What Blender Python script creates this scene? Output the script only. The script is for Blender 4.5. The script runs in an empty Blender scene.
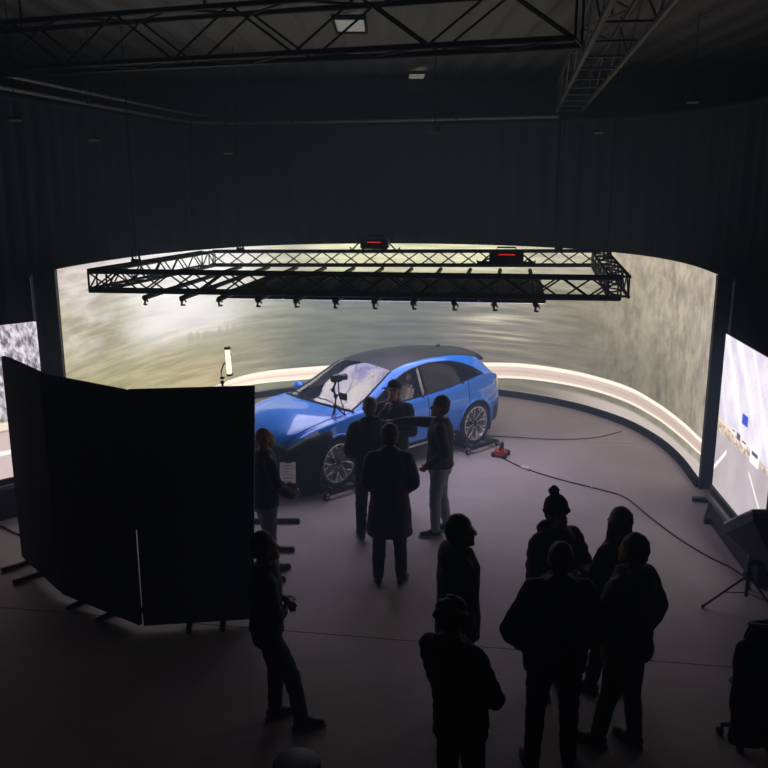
import bpy, bmesh, math, random
import numpy as np
from mathutils import Vector, Matrix

random.seed(7)
rng = np.random.default_rng(7)
R = math.radians
scene = bpy.context.scene
col = scene.collection

# ------------------------------------------------------------------ camera
cam_d = bpy.data.cameras.new('camera')
cam_d.sensor_fit = 'HORIZONTAL'; cam_d.sensor_width = 36.0
cam_d.lens = 861.0 / 768.0 * 36.0
cam_d.clip_start = 0.05; cam_d.clip_end = 200
cam = bpy.data.objects.new('camera', cam_d); col.objects.link(cam)
cam.location = (0, 0, 4.289)
cam.rotation_euler = (math.pi/2 - 0.23049, 0, 0)
scene.camera = cam

# ------------------------------------------------------------------ world, exposure
w = bpy.data.worlds.new('world'); scene.world = w; w.use_nodes = True
w.node_tree.nodes['Background'].inputs[0].default_value = (0.55, 0.62, 0.75, 1)
w.node_tree.nodes['Background'].inputs[1].default_value = 0.0
wn = w.node_tree.nodes.new('ShaderNodeVolumeScatter')      # thin stage haze filling the hall
wn.inputs['Density'].default_value = 0.029; wn.inputs['Anisotropy'].default_value = 0.2; wn.inputs['Color'].default_value = (0.52, 0.68, 1.0, 1)
w.node_tree.links.new(wn.outputs[0], w.node_tree.nodes['World Output'].inputs['Volume'])
vs = scene.view_settings
vs.view_transform = 'Standard'; vs.look = 'None'; vs.gamma = 1.0; vs.use_curve_mapping = False
vs.exposure = 0.1
WALL_GAIN = 1.55      # brightness of the big LED wall
SIDE_GAIN = 1.38     # brightness of the two side screens
CEIL_GAIN = 3.7      # brightness of the LED ceiling over the car

# ------------------------------------------------------------------ node helpers
def lin(c):
    return tuple(((v/255.0)/12.92 if v/255.0 <= 0.04045 else ((v/255.0+0.055)/1.055)**2.4) for v in c)

class X:
    """small arithmetic wrapper around node sockets"""
    def __init__(s, nt, sock): s.nt = nt; s.k = sock
    def _m(s, op, *o):
        n = s.nt.nodes.new('ShaderNodeMath'); n.operation = op
        s.nt.links.new(s.k, n.inputs[0])
        for i, a in enumerate(o):
            if isinstance(a, X): s.nt.links.new(a.k, n.inputs[i+1])
            else: n.inputs[i+1].default_value = a
        return X(s.nt, n.outputs[0])
    def __add__(s, o): return s._m('ADD', o)
    def __sub__(s, o): return s._m('SUBTRACT', o)
    def __mul__(s, o): return s._m('MULTIPLY', o)
    def __truediv__(s, o): return s._m('DIVIDE', o)
    def mn(s, o): return s._m('MINIMUM', o)
    def mx(s, o): return s._m('MAXIMUM', o)
    def ab(s): return s._m('ABSOLUTE')
    def inv(s): return s._m('MULTIPLY', -1.0)._m('ADD', 1.0)
    def step(s, a, b):
        n = s.nt.nodes.new('ShaderNodeMapRange'); n.interpolation_type = 'SMOOTHSTEP'
        s.nt.links.new(s.k, n.inputs[0]); n.inputs[1].default_value = a; n.inputs[2].default_value = b
        return X(s.nt, n.outputs[0])
    def curve(s, pts):
        n = s.nt.nodes.new('ShaderNodeFloatCurve'); c = n.mapping.curves[0]
        pts = sorted(pts)
        c.points[0].location = pts[0]; c.points[1].location = pts[-1]
        for p in pts[1:-1]: c.points.new(*p)
        n.mapping.update(); s.nt.links.new(s.k, n.inputs[1])
        return X(s.nt, n.outputs[0])
    def ramp(s, stops):
        n = s.nt.nodes.new('ShaderNodeValToRGB'); e = n.color_ramp.elements
        n.color_ramp.interpolation = 'EASE'
        while len(e) < len(stops): e.new(0.5)
        for k, (p, c) in enumerate(stops):
            e[k].position = p; e[k].color = (*lin(c), 1)
        s.nt.links.new(s.k, n.inputs[0]); return n.outputs[0]

def mixc(nt, fac, a, b, mode='MIX'):
    n = nt.nodes.new('ShaderNodeMix'); n.data_type = 'RGBA'; n.blend_type = mode; n.clamp_factor = True
    for k, v in ((0, fac), (6, a), (7, b)):
        if isinstance(v, X): nt.links.new(v.k, n.inputs[k])
        elif isinstance(v, bpy.types.NodeSocket): nt.links.new(v, n.inputs[k])
        elif isinstance(v, (int, float)): n.inputs[k].default_value = v
        else: n.inputs[k].default_value = (*lin(v), 1)
    return n.outputs[2]

def combine(nt, x, y, z=0.0):
    n = nt.nodes.new('ShaderNodeCombineXYZ')
    for i, v in enumerate((x, y, z)):
        if isinstance(v, X): nt.links.new(v.k, n.inputs[i])
        else: n.inputs[i].default_value = v
    return n.outputs[0]

def noise(nt, vec, scale=1.0, detail=3.0, rough=0.5, dist=0.0):
    n = nt.nodes.new('ShaderNodeTexNoise'); nt.links.new(vec, n.inputs['Vector'])
    n.inputs['Scale'].default_value = scale; n.inputs['Detail'].default_value = detail
    n.inputs['Roughness'].default_value = rough; n.inputs['Distortion'].default_value = dist
    return X(nt, n.outputs[0])

def uvxy(nt):
    u = nt.nodes.new('ShaderNodeUVMap'); u.uv_map = 'UVMap'
    s = nt.nodes.new('ShaderNodeSeparateXYZ'); nt.links.new(u.outputs[0], s.inputs[0])
    return X(nt, s.outputs[0]), X(nt, s.outputs[1])

MATS = {}
def mat(name, rgb, rough=0.6, metal=0.0, spec=0.5, var=0.12, scale=25.0, bump=0.0, coat=0.0, emit=None, estr=0.0):
    if name in MATS: return MATS[name]
    m = bpy.data.materials.new(name); m.use_nodes = True; nt = m.node_tree
    b = nt.nodes['Principled BSDF']
    tc = nt.nodes.new('ShaderNodeTexCoord')
    n = noise(nt, tc.outputs['Object'], scale, 4.0)
    lo = tuple(v*(1-var) for v in rgb); hi = tuple(min(255, v*(1+var)) for v in rgb)
    nt.links.new(mixc(nt, n.step(0.3, 0.7), lo, hi), b.inputs['Base Color'])
    b.inputs['Roughness'].default_value = rough; b.inputs['Metallic'].default_value = metal
    b.inputs['Specular IOR Level'].default_value = spec
    b.inputs['Coat Weight'].default_value = coat; b.inputs['Coat Roughness'].default_value = 0.04
    if bump:
        bp = nt.nodes.new('ShaderNodeBump'); bp.inputs['Strength'].default_value = bump
        bp.inputs['Distance'].default_value = 0.01
        nt.links.new(n.k, bp.inputs['Height']); nt.links.new(bp.outputs[0], b.inputs['Normal'])
    if emit:
        b.inputs['Emission Color'].default_value = (*lin(emit), 1); b.inputs['Emission Strength'].default_value = estr
    MATS[name] = m
    return m

def glass_mat(name, tint, refl):
    m = bpy.data.materials.new(name); m.use_nodes = True; nt = m.node_tree
    for n in list(nt.nodes):
        if n.type == 'BSDF_PRINCIPLED': nt.nodes.remove(n)
    out = nt.nodes['Material Output']
    t = nt.nodes.new('ShaderNodeBsdfTransparent'); t.inputs[0].default_value = (*lin(tint), 1)
    g = nt.nodes.new('ShaderNodeBsdfGlossy'); g.inputs['Roughness'].default_value = 0.03
    g.inputs[0].default_value = (1, 1, 1, 1)
    fr = nt.nodes.new('ShaderNodeFresnel'); fr.inputs[0].default_value = 1.5
    f = X(nt, fr.outputs[0])*0.9 + refl
    mx = nt.nodes.new('ShaderNodeMixShader')
    nt.links.new(f.k, mx.inputs[0]); nt.links.new(t.outputs[0], mx.inputs[1]); nt.links.new(g.outputs[0], mx.inputs[2])
    nt.links.new(mx.outputs[0], out.inputs[0])
    MATS[name] = m; return m

# ------------------------------------------------------------------ mesh helpers
def frame_of(d):
    d = Vector(d).normalized()
    a = Vector((0, 0, 1)) if abs(d.z) < 0.95 else Vector((1, 0, 0))
    u = d.cross(a).normalized(); v = u.cross(d).normalized()
    return u, v, d

class MB:
    def __init__(s): s.v = []; s.f = []; s.uv = None
    def add(s, vs, fs):
        o = len(s.v); s.v += [tuple(p) for p in vs]; s.f += [tuple(i+o for i in f) for f in fs]; return s
    def box(s, c, size, rot=None, bev=0.0):
        x, y, z = (d/2 for d in size)
        if bev <= 0:
            vs = [Vector((sx*x, sy*y, sz*z)) for sz in (-1, 1) for sy in (-1, 1) for sx in (-1, 1)]
            fs = [(0,2,3,1),(4,5,7,6),(0,1,5,4),(1,3,7,5),(3,2,6,7),(2,0,4,6)]
        else:
            bm = bmesh.new(); bmesh.ops.create_cube(bm, size=1.0)
            for v_ in bm.verts: v_.co = Vector((v_.co.x*2*x, v_.co.y*2*y, v_.co.z*2*z))
            bmesh.ops.bevel(bm, geom=list(bm.edges), offset=min(bev, x*0.9, y*0.9, z*0.9), segments=2, affect='EDGES')
            bm.verts.index_update()
            vs = [v_.co.copy() for v_ in bm.verts]; fs = [tuple(v_.index for v_ in f.verts) for f in bm.faces]; bm.free()
        if rot is not None: vs = [rot @ p for p in vs]
        return s.add([p + Vector(c) for p in vs], fs)
    def cyl(s, a, b, r, r2=None, seg=10, cap=True):
        a = Vector(a); b = Vector(b); r2 = r if r2 is None else r2
        u, v, d = frame_of(b-a)
        vs = []
        for p, q in ((a, r), (b, r2)):
            for k in range(seg):
                t = 2*math.pi*k/seg; vs.append(p + u*(math.cos(t)*q) + v*(math.sin(t)*q))
        fs = [(k, (k+1) % seg, seg+(k+1) % seg, seg+k) for k in range(seg)]
        if cap: fs += [tuple(range(seg-1, -1, -1)), tuple(range(seg, 2*seg))]
        return s.add(vs, fs)
    def capsule(s, a, b, ra, rb, fl=None, seg=12, rings=4):
        a = Vector(a); b = Vector(b)
        u, v, d = frame_of(b-a) if (b-a).length > 1e-6 else (Vector((1,0,0)), Vector((0,1,0)), Vector((0,0,1)))
        prof = []
        for k in range(1, rings+1):
            t = math.pi/2*k/rings; prof.append((a, -math.cos(t)*ra, math.sin(t)*ra))
        for k in range(rings):
            t = math.pi/2*k/rings; prof.append((b, math.sin(t)*rb, math.cos(t)*rb))
        def fix(o):
            if fl: n_, k_ = fl; n_ = Vector(n_).normalized(); o = o + n_*(o.dot(n_)*(k_-1))
            return o
        vs = [a + fix(d*(-ra))]
        for p, h, q in prof:
            for k in range(seg):
                t = 2*math.pi*k/seg
                vs.append(p + fix(d*h + u*(math.cos(t)*q) + v*(math.sin(t)*q)))
        vs.append(b + fix(d*rb)); n = len(prof); fs = []
        for k in range(seg): fs.append((0, 1+(k+1) % seg, 1+k))
        for i in range(n-1):
            for k in range(seg):
                fs.append((1+i*seg+k, 1+i*seg+(k+1) % seg, 1+(i+1)*seg+(k+1) % seg, 1+(i+1)*seg+k))
        e = len(vs)-1
        for k in range(seg): fs.append((e, 1+(n-1)*seg+k, 1+(n-1)*seg+(k+1) % seg))
        return s.add(vs, fs)
    def ell(s, c, r, rot=None, seg=14, rings=9):
        vs = [Vector((0, 0, -r[2]))]; fs = []
        for i in range(1, rings):
            t = math.pi*i/rings - math.pi/2
            for k in range(seg):
                p = 2*math.pi*k/seg
                vs.append(Vector((r[0]*math.cos(t)*math.cos(p), r[1]*math.cos(t)*math.sin(p), r[2]*math.sin(t))))
        vs.append(Vector((0, 0, r[2]))); e = len(vs)-1
        for k in range(seg): fs.append((0, 1+(k+1) % seg, 1+k)); fs.append((e, 1+(rings-2)*seg+k, 1+(rings-2)*seg+(k+1) % seg))
        for i in range(rings-2):
            for k in range(seg):
                fs.append((1+i*seg+k, 1+i*seg+(k+1) % seg, 1+(i+1)*seg+(k+1) % seg, 1+(i+1)*seg+k))
        if rot is not None: vs = [rot @ p for p in vs]
        return s.add([p + Vector(c) for p in vs], fs)
    def loft(s, rings, seg=20):
        """rings: (centre, rx, ry) horizontal ellipses, capped"""
        vs = []; n = len(rings)
        for c, rx, ry in rings:
            for k in range(seg):
                t = 2*math.pi*k/seg
                vs.append((c[0]+rx*math.cos(t), c[1]+ry*math.sin(t), c[2]))
        fs = [(i*seg+k, i*seg+(k+1) % seg, (i+1)*seg+(k+1) % seg, (i+1)*seg+k) for i in range(n-1) for k in range(seg)]
        fs += [tuple(range(seg-1, -1, -1)), tuple(range((n-1)*seg, n*seg))]
        return s.add(vs, fs)
    def tube(s, pts, r, seg=8, closed=False):
        pts = [Vector(p) for p in pts]; n = len(pts); vs = []
        pu = None
        for i, p in enumerate(pts):
            if closed: d = pts[(i+1) % n]-pts[i-1]
            else: d = pts[min(i+1, n-1)]-pts[max(i-1, 0)]
            u, v, d = frame_of(d)
            if pu is not None:
                u = (pu - d*pu.dot(d)).normalized(); v = d.cross(u)
            pu = u
            for k in range(seg):
                t = 2*math.pi*k/seg; vs.append(p + u*(math.cos(t)*r) + v*(math.sin(t)*r))
        m = n if closed else n-1
        fs = [(i*seg+k, i*seg+(k+1) % seg, ((i+1) % n)*seg+(k+1) % seg, ((i+1) % n)*seg+k) for i in range(m) for k in range(seg)]
        if not closed: fs += [tuple(range(seg-1, -1, -1)), tuple(range((n-1)*seg, n*seg))]
        return s.add(vs, fs)
    def lathe(s, prof, c=(0, 0, 0), axis='z', seg=32, closed=False):
        vs = []; n = len(prof)
        for r_, h in prof:
            for k in range(seg):
                t = 2*math.pi*k/seg; a, b = r_*math.cos(t), r_*math.sin(t)
                p = (a, b, h) if axis == 'z' else ((a, h, b) if axis == 'y' else (h, a, b))
                vs.append((p[0]+c[0], p[1]+c[1], p[2]+c[2]))
        m = n if closed else n-1
        fs = [(i*seg+k, i*seg+(k+1) % seg, ((i+1) % n)*seg+(k+1) % seg, ((i+1) % n)*seg+k) for i in range(m) for k in range(seg)]
        return s.add(vs, fs)
    def mesh(s, name, smooth=False):
        me = bpy.data.meshes.new(name); me.from_pydata(s.v, [], s.f); me.update()
        bm = bmesh.new(); bm.from_mesh(me); bmesh.ops.recalc_face_normals(bm, faces=bm.faces); bm.to_mesh(me); bm.free()
        if smooth: me.polygons.foreach_set('use_smooth', [True]*len(me.polygons))
        return me
    def build(s, name, m, parent=None, smooth=False, sharp=40):
        me = s.mesh(name, smooth)
        if smooth and sharp: me.set_sharp_from_angle(angle=R(sharp))
        return link(name, me, m, parent)

def link(name, me, m=None, parent=None):
    o = bpy.data.objects.new(name, me); col.objects.link(o)
    if m is not None and not me.materials: me.materials.append(m)
    if parent is not None: o.parent = parent
    return o
def tag(o, label=None, cat=None, group=None, kind=None):
    if label: o['label'] = label
    if cat: o['category'] = cat
    if group: o['group'] = group
    if kind: o['kind'] = kind
    return o
def thing(name, label, cat, loc=(0, 0, 0), rz=0.0, group=None):
    o = bpy.data.objects.new(name, None); col.objects.link(o)
    o.empty_display_size = 0.2; o.location = loc; o.rotation_euler = (0, 0, rz)
    return tag(o, label, cat, group)
def copy_tree(o, parent=None):
    c = o.copy(); col.objects.link(c); c.parent = parent
    for ch in o.children: copy_tree(ch, c)
    return c
def stretch(name, me, a, b, parent, scale_r=1.0):
    """an instance of a unit-length bar mesh laid from a to b"""
    o = link(name, me, None, parent); a = Vector(a); b = Vector(b)
    u, v, d = frame_of(b-a)
    M = Matrix((u, v, d)).transposed().to_4x4()
    o.matrix_local = Matrix.Translation(a) @ M @ Matrix.Diagonal((scale_r, scale_r, (b-a).length, 1))
    return o
def crspline(K, n=10):
    K = [np.array(k, float) for k in K]; P = [2*K[0]-K[1]] + K + [2*K[-1]-K[-2]]; o = []
    for i in range(1, len(P)-2):
        for t in np.linspace(0, 1, n, endpoint=False):
            a, b, c, d = P[i-1:i+3]
            o.append(.5*(2*b+(c-a)*t+(2*a-5*b+4*c-d)*t*t+(3*b-a-3*c+d)*t**3))
    o.append(K[-1]); return np.array(o)
def resample(L, step):
    L = np.array(L, float); S = np.r_[0, np.cumsum(np.linalg.norm(np.diff(L, axis=0), axis=1))]
    n = max(2, int(S[-1]/step)); q = np.linspace(0, S[-1], n+1)
    return np.stack([np.interp(q, S, L[:, k]) for k in range(L.shape[1])], 1), q/S[-1]

# ------------------------------------------------------------------ basic materials
M_black = mat('black_metal', (20, 20, 22), 0.45, 0.3)
M_truss = mat('truss_black', (30, 30, 32), 0.45, 0.3)
M_alu = mat('dull_aluminium', (110, 110, 114), 0.45, 0.7)
M_silver = mat('bright_metal', (185, 185, 190), 0.3, 0.9)
M_rubber = mat('rubber', (18, 18, 19), 0.75)
M_plastic = mat('black_plastic', (22, 22, 24), 0.4)
M_flat = mat('flat_black_cloth', (72, 76, 88), 0.85, bump=0.2, scale=120)
M_velvet = mat('black_drape', (66, 70, 84), 0.9, bump=0.25, scale=60)
M_room = mat('black_paint', (26, 26, 28), 0.85)
M_white = mat('white_plastic', (220, 218, 215), 0.45)
M_red = mat('red_plastic', (190, 25, 30), 0.4)

# floor : dark grey painted slabs
def floor_mat():
    m = bpy.data.materials.new('stage_floor'); m.use_nodes = True; nt = m.node_tree
    b = nt.nodes['Principled BSDF']; g = nt.nodes.new('ShaderNodeNewGeometry').outputs['Position']
    n1 = noise(nt, g, 0.9, 5.0, 0.6); n2 = noise(nt, g, 14.0, 5.0, 0.65); n3 = noise(nt, g, 3.2, 6.0, 0.7, 1.5)
    base = mixc(nt, n1.step(0.3, 0.7), (176, 166, 164), (192, 181, 179))
    base = mixc(nt, n2.step(0.45, 0.75)*0.35, base, (208, 198, 196))
    scuff = (n3-0.5).ab().step(0.0, 0.012).inv()*n1.step(0.5, 0.65)*0.5
    base = mixc(nt, scuff, base, (205, 198, 198))
    nt.links.new(base, b.inputs['Base Color'])
    r = n2*0.14 + n1*0.12 + 0.38
    nt.links.new(r.k, b.inputs['Roughness']); b.inputs['Specular IOR Level'].default_value = 0.12
    bp = nt.nodes.new('ShaderNodeBump'); bp.inputs['Strength'].default_value = 0.08; bp.inputs['Distance'].default_value = 0.01
    nt.links.new(n2.k, bp.inputs['Height']); nt.links.new(bp.outputs[0], b.inputs['Normal'])
    return m
M_floor = floor_mat()
M_joint = mat('floor_joint', (28, 27, 28), 0.9)

# ------------------------------------------------------------------ room shell
tag(MB().box((0, 10, -0.115), (30, 32, 0.17)).build('floor', M_joint), kind='structure')
floor_o = bpy.data.objects['floor']
ang = R(-9.0); rot = Matrix.Rotation(ang, 3, 'Z')
y_edges = [-6.4, 0.55, 7.43, 14.35, 21.4, 28.3]
for a, b in zip(y_edges[:-1], y_edges[1:]):
    MB().box(rot @ Vector((0, (a+b)/2, -0.02)), (26, b-a-0.008, 0.04), rot, 0.003).build('floor_slab', M_floor, floor_o)
tag(MB().box((0, 25.2, 3.75), (30, 0.3, 7.9)).build('wall_back', M_room), kind='structure')
tag(MB().box((-9.6, 10, 3.75), (0.3, 31, 7.9)).build('wall_left', M_room), kind='structure')
tag(MB().box((9.6, 10, 3.75), (0.3, 31, 7.9)).build('wall_right', M_room), kind='structure')
tag(MB().box((0, -5.2, 3.75), (30, 0.3, 7.9)).build('wall_front', M_room), kind='structure')
# corrugated roof deck
mb = MB(); xs = np.arange(-9.6, 9.6, 0.14)
vs = []; fs = []
for i, x in enumerate(xs):
    z = 6.62 + (0.05 if (i//2) % 2 else 0.0)
    vs += [(x, -5.2, z), (x, 25.2, z)]
fs = [(2*i, 2*i+1, 2*i+3, 2*i+2) for i in range(len(xs)-1)]
M_deck = mat('roof_deck', (150, 150, 152), 0.6, 0.2)
tag(mb.add(vs, fs).build('ceiling', M_deck), kind='structure')
# steel rafters of the roof
for y, lab in ((20.6, 'black steel roof rafter above the curtain rail'),):
    t = thing('roof_rafter', lab, 'beam', (0, y, 6.22), 0)
    for sx in (-1, 1):
        a = Vector((0, 0, 0.22)); b = Vector((sx*9.4, 0, -0.35))
        q = Matrix.Rotation(-math.atan2(b.z-a.z, sx*9.4)*1.0, 3, 'Y') if sx > 0 else Matrix.Rotation(math.atan2(b.z-a.z, 9.4), 3, 'Y')
        mid = (a+b)/2; L = (b-a).length
        m_ = MB().box(mid, (L, 0.02, 0.3), q)
        m_.box(mid+Vector((0, 0, 0.15)), (L, 0.16, 0.02), q); m_.box(mid-Vector((0, 0, 0.15)), (L, 0.16, 0.02), q)
        m_.build('beam', M_black, t)
# dim skylight panels in the roof
M_sky = mat('dim_skylight', (170, 172, 175), 0.5, emit=(185, 188, 190), estr=0.32)
for (x, y, sx, sy, lab) in ((-0.50, 13.7, 0.42, 1.15, 'larger pale roof light panel above the cross truss'), (0.72, 20.0, 0.34, 1.1, 'smaller pale roof light panel beyond the rafter')):
    t = thing('roof_light', lab, 'ceiling light', (x, y, 6.6))
    MB().box((0, 0, -0.02), (sx, sy, 0.03)).build('panel', M_sky, t)
    f = MB()
    for s_ in (-1, 1):
        f.box((s_*(sx/2+0.02), 0, -0.03), (0.04, sy+0.08, 0.07)); f.box((0, s_*(sy/2+0.02), -0.03), (sx, 0.04, 0.07))
    f.build('frame', M_black, t)

# ------------------------------------------------------------------ black curtains on a ceiling rail
def curtain(name, pts, z0, z1, label, seed):
    P, _ = resample(pts, 0.05); r_ = np.random.default_rng(seed)
    d = np.gradient(P, axis=0); d /= np.linalg.norm(d, axis=1)[:, None]; nrm = np.stack([-d[:, 1], d[:, 0]], 1)
    s_ = np.arange(len(P))*0.05; ph = np.cumsum(r_.normal(1, 0.35, len(P)))*0.05*2*math.pi/0.42
    vs = []; nz = 9
    for k in range(nz):
        t = k/(nz-1); amp = 0.075-0.045*t
        off = amp*np.sin(ph+0.25*math.sin(3*t)) + 0.02*np.sin(ph*0.37+4*t)
        Q = P + nrm*off[:, None]
        vs += [(q[0], q[1], z0+(z1-z0)*t) for q in Q]
    n = len(P)
    fs = [(k*n+i, k*n+i+1, (k+1)*n+i+1, (k+1)*n+i) for k in range(nz-1) for i in range(n-1)]
    t = thing(name, label, 'curtain', (0, 0, 0), 0, 'black stage curtains')
    MB().add(vs, fs).build('drape', M_velvet, t, True, 0)
    MB().tube([(p[0], p[1], z1-0.03) for p in P[::4]], 0.05, 6).build('top_hem', M_velvet, t)
    return t
TRK = [(-6.7, 3.0), (-6.0, 8.0), (-5.33, 12.4), (-4.85, 15.8), (-4.45, 18.6), (-4.2, 19.5), (-3.6, 19.95), (-2.6, 19.9), (0.34, 19.1), (3.5, 18.0)]
ZT = 5.56
trk = crspline(TRK, 8)
iL = 36
curtain('stage_curtain', trk[:iL+4], 0.02, ZT-0.08, 'black drape hanging along the left under the bent rail', 1)
curtain('stage_curtain', trk[iL+4:], 0.02, ZT-0.08, 'black drape hanging across the back above the big screen', 2)
curtain('stage_curtain', crspline([(3.55, 17.98), (4.6, 17.3), (5.4, 15.6), (5.65, 13.0), (5.8, 9.5), (6.2, 3.0)], 8), 0.02, ZT-0.06, 'black drape hanging on the right behind the side screen', 3)
M_railm = mat('pale_rail', (190, 190, 195), 0.45, 0.3)
t = thing('curtain_rail', 'thin grey bent curtain rail running under the roof', 'rail')
MB().tube([(p[0], p[1], ZT) for p in trk], 0.03, 8).build('rail', M_railm, t, True)
MB().tube([(p[0]+0.16, p[1]-0.1, ZT+0.14) for p in trk[:iL+8]], 0.024, 8).build('upper_rail', M_railm, t, True)
for i in range(4, len(trk), 9):
    p = trk[i]; MB().cyl((p[0], p[1], ZT), (p[0], p[1], 6.62), 0.008, seg=6).build('hanger_rod', M_black, t)
    MB().box((p[0], p[1], ZT+0.04), (0.12, 0.09, 0.1), None, 0.01).build('rail_clamp', M_alu, t)

# small bulkhead lamps hanging in front of the drape
M_dim = mat('dim_lamp_glass', (120, 112, 100), 0.4, emit=(140, 128, 110), estr=0.06)
for (x, y, z, lab) in ((-4.6, 14.2, 4.93, 'tiny dim lamp hanging before the left drape'), (-5.0, 12.2, 5.1, 'tiny dim lamp by the left end of the rail'),
                       (-2.98, 17.0, 4.81, 'tiny dim lamp over the left part of the screen'), (3.66, 15.3, 5.1, 'tiny dim lamp under the end of the ladder truss'),
                       (4.44, 13.0, 5.4, 'tiny dim lamp high on the right')):
    t = thing('hanging_lamp', lab, 'lamp', (x, y, z), 0, 'tiny hanging lamps')
    MB().box((0, 0, 0.03), (0.2, 0.09, 0.05), None, 0.012).build('housing', M_plastic, t)
    MB().box((0, -0.02, 0.0), (0.17, 0.07, 0.03), None, 0.01).build('diffuser', M_dim, t)
    MB().cyl((0, 0, 0.05), (0, 0, 6.66-z), 0.006, seg=6).build('rod', M_black, t)
t = thing('hanging_camera', 'small grey boxed camera hanging below the curtain rail', 'camera', (0.91, 16.0, 5.2), 0.3)
MB().box((0, 0, 0), (0.2, 0.26, 0.14), None, 0.015).build('housing', M_alu, t)
MB().cyl((0, -0.13, 0), (0, -0.2, 0), 0.045, seg=14).build('lens', M_plastic, t)
MB().cyl((0, 0, 0.07), (0, 0, 1.46), 0.012, seg=8).build('pole', M_black, t)

# ------------------------------------------------------------------ LED wall content
def screen_mat(name, fn, gain, tint=(255, 255, 255)):
    m = bpy.data.materials.new(name); m.use_nodes = True; nt = m.node_tree
    for n in list(nt.nodes):
        if n.type == 'BSDF_PRINCIPLED': nt.nodes.remove(n)
    e = nt.nodes.new('ShaderNodeEmission'); e.inputs[1].default_value = gain
    g = nt.nodes.new('ShaderNodeBsdfGlossy'); g.inputs['Roughness'].default_value = 0.5; g.inputs[0].default_value = (0.02, 0.02, 0.02, 1)
    a = nt.nodes.new('ShaderNodeAddShader')
    nt.links.new(mixc(nt, 1.0, fn(nt), tint, 'MULTIPLY'), e.inputs[0]); nt.links.new(e.outputs[0], a.inputs[0]); nt.links.new(g.outputs[0], a.inputs[1])
    nt.links.new(a.outputs[0], nt.nodes['Material Output'].inputs[0])
    return m

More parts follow.
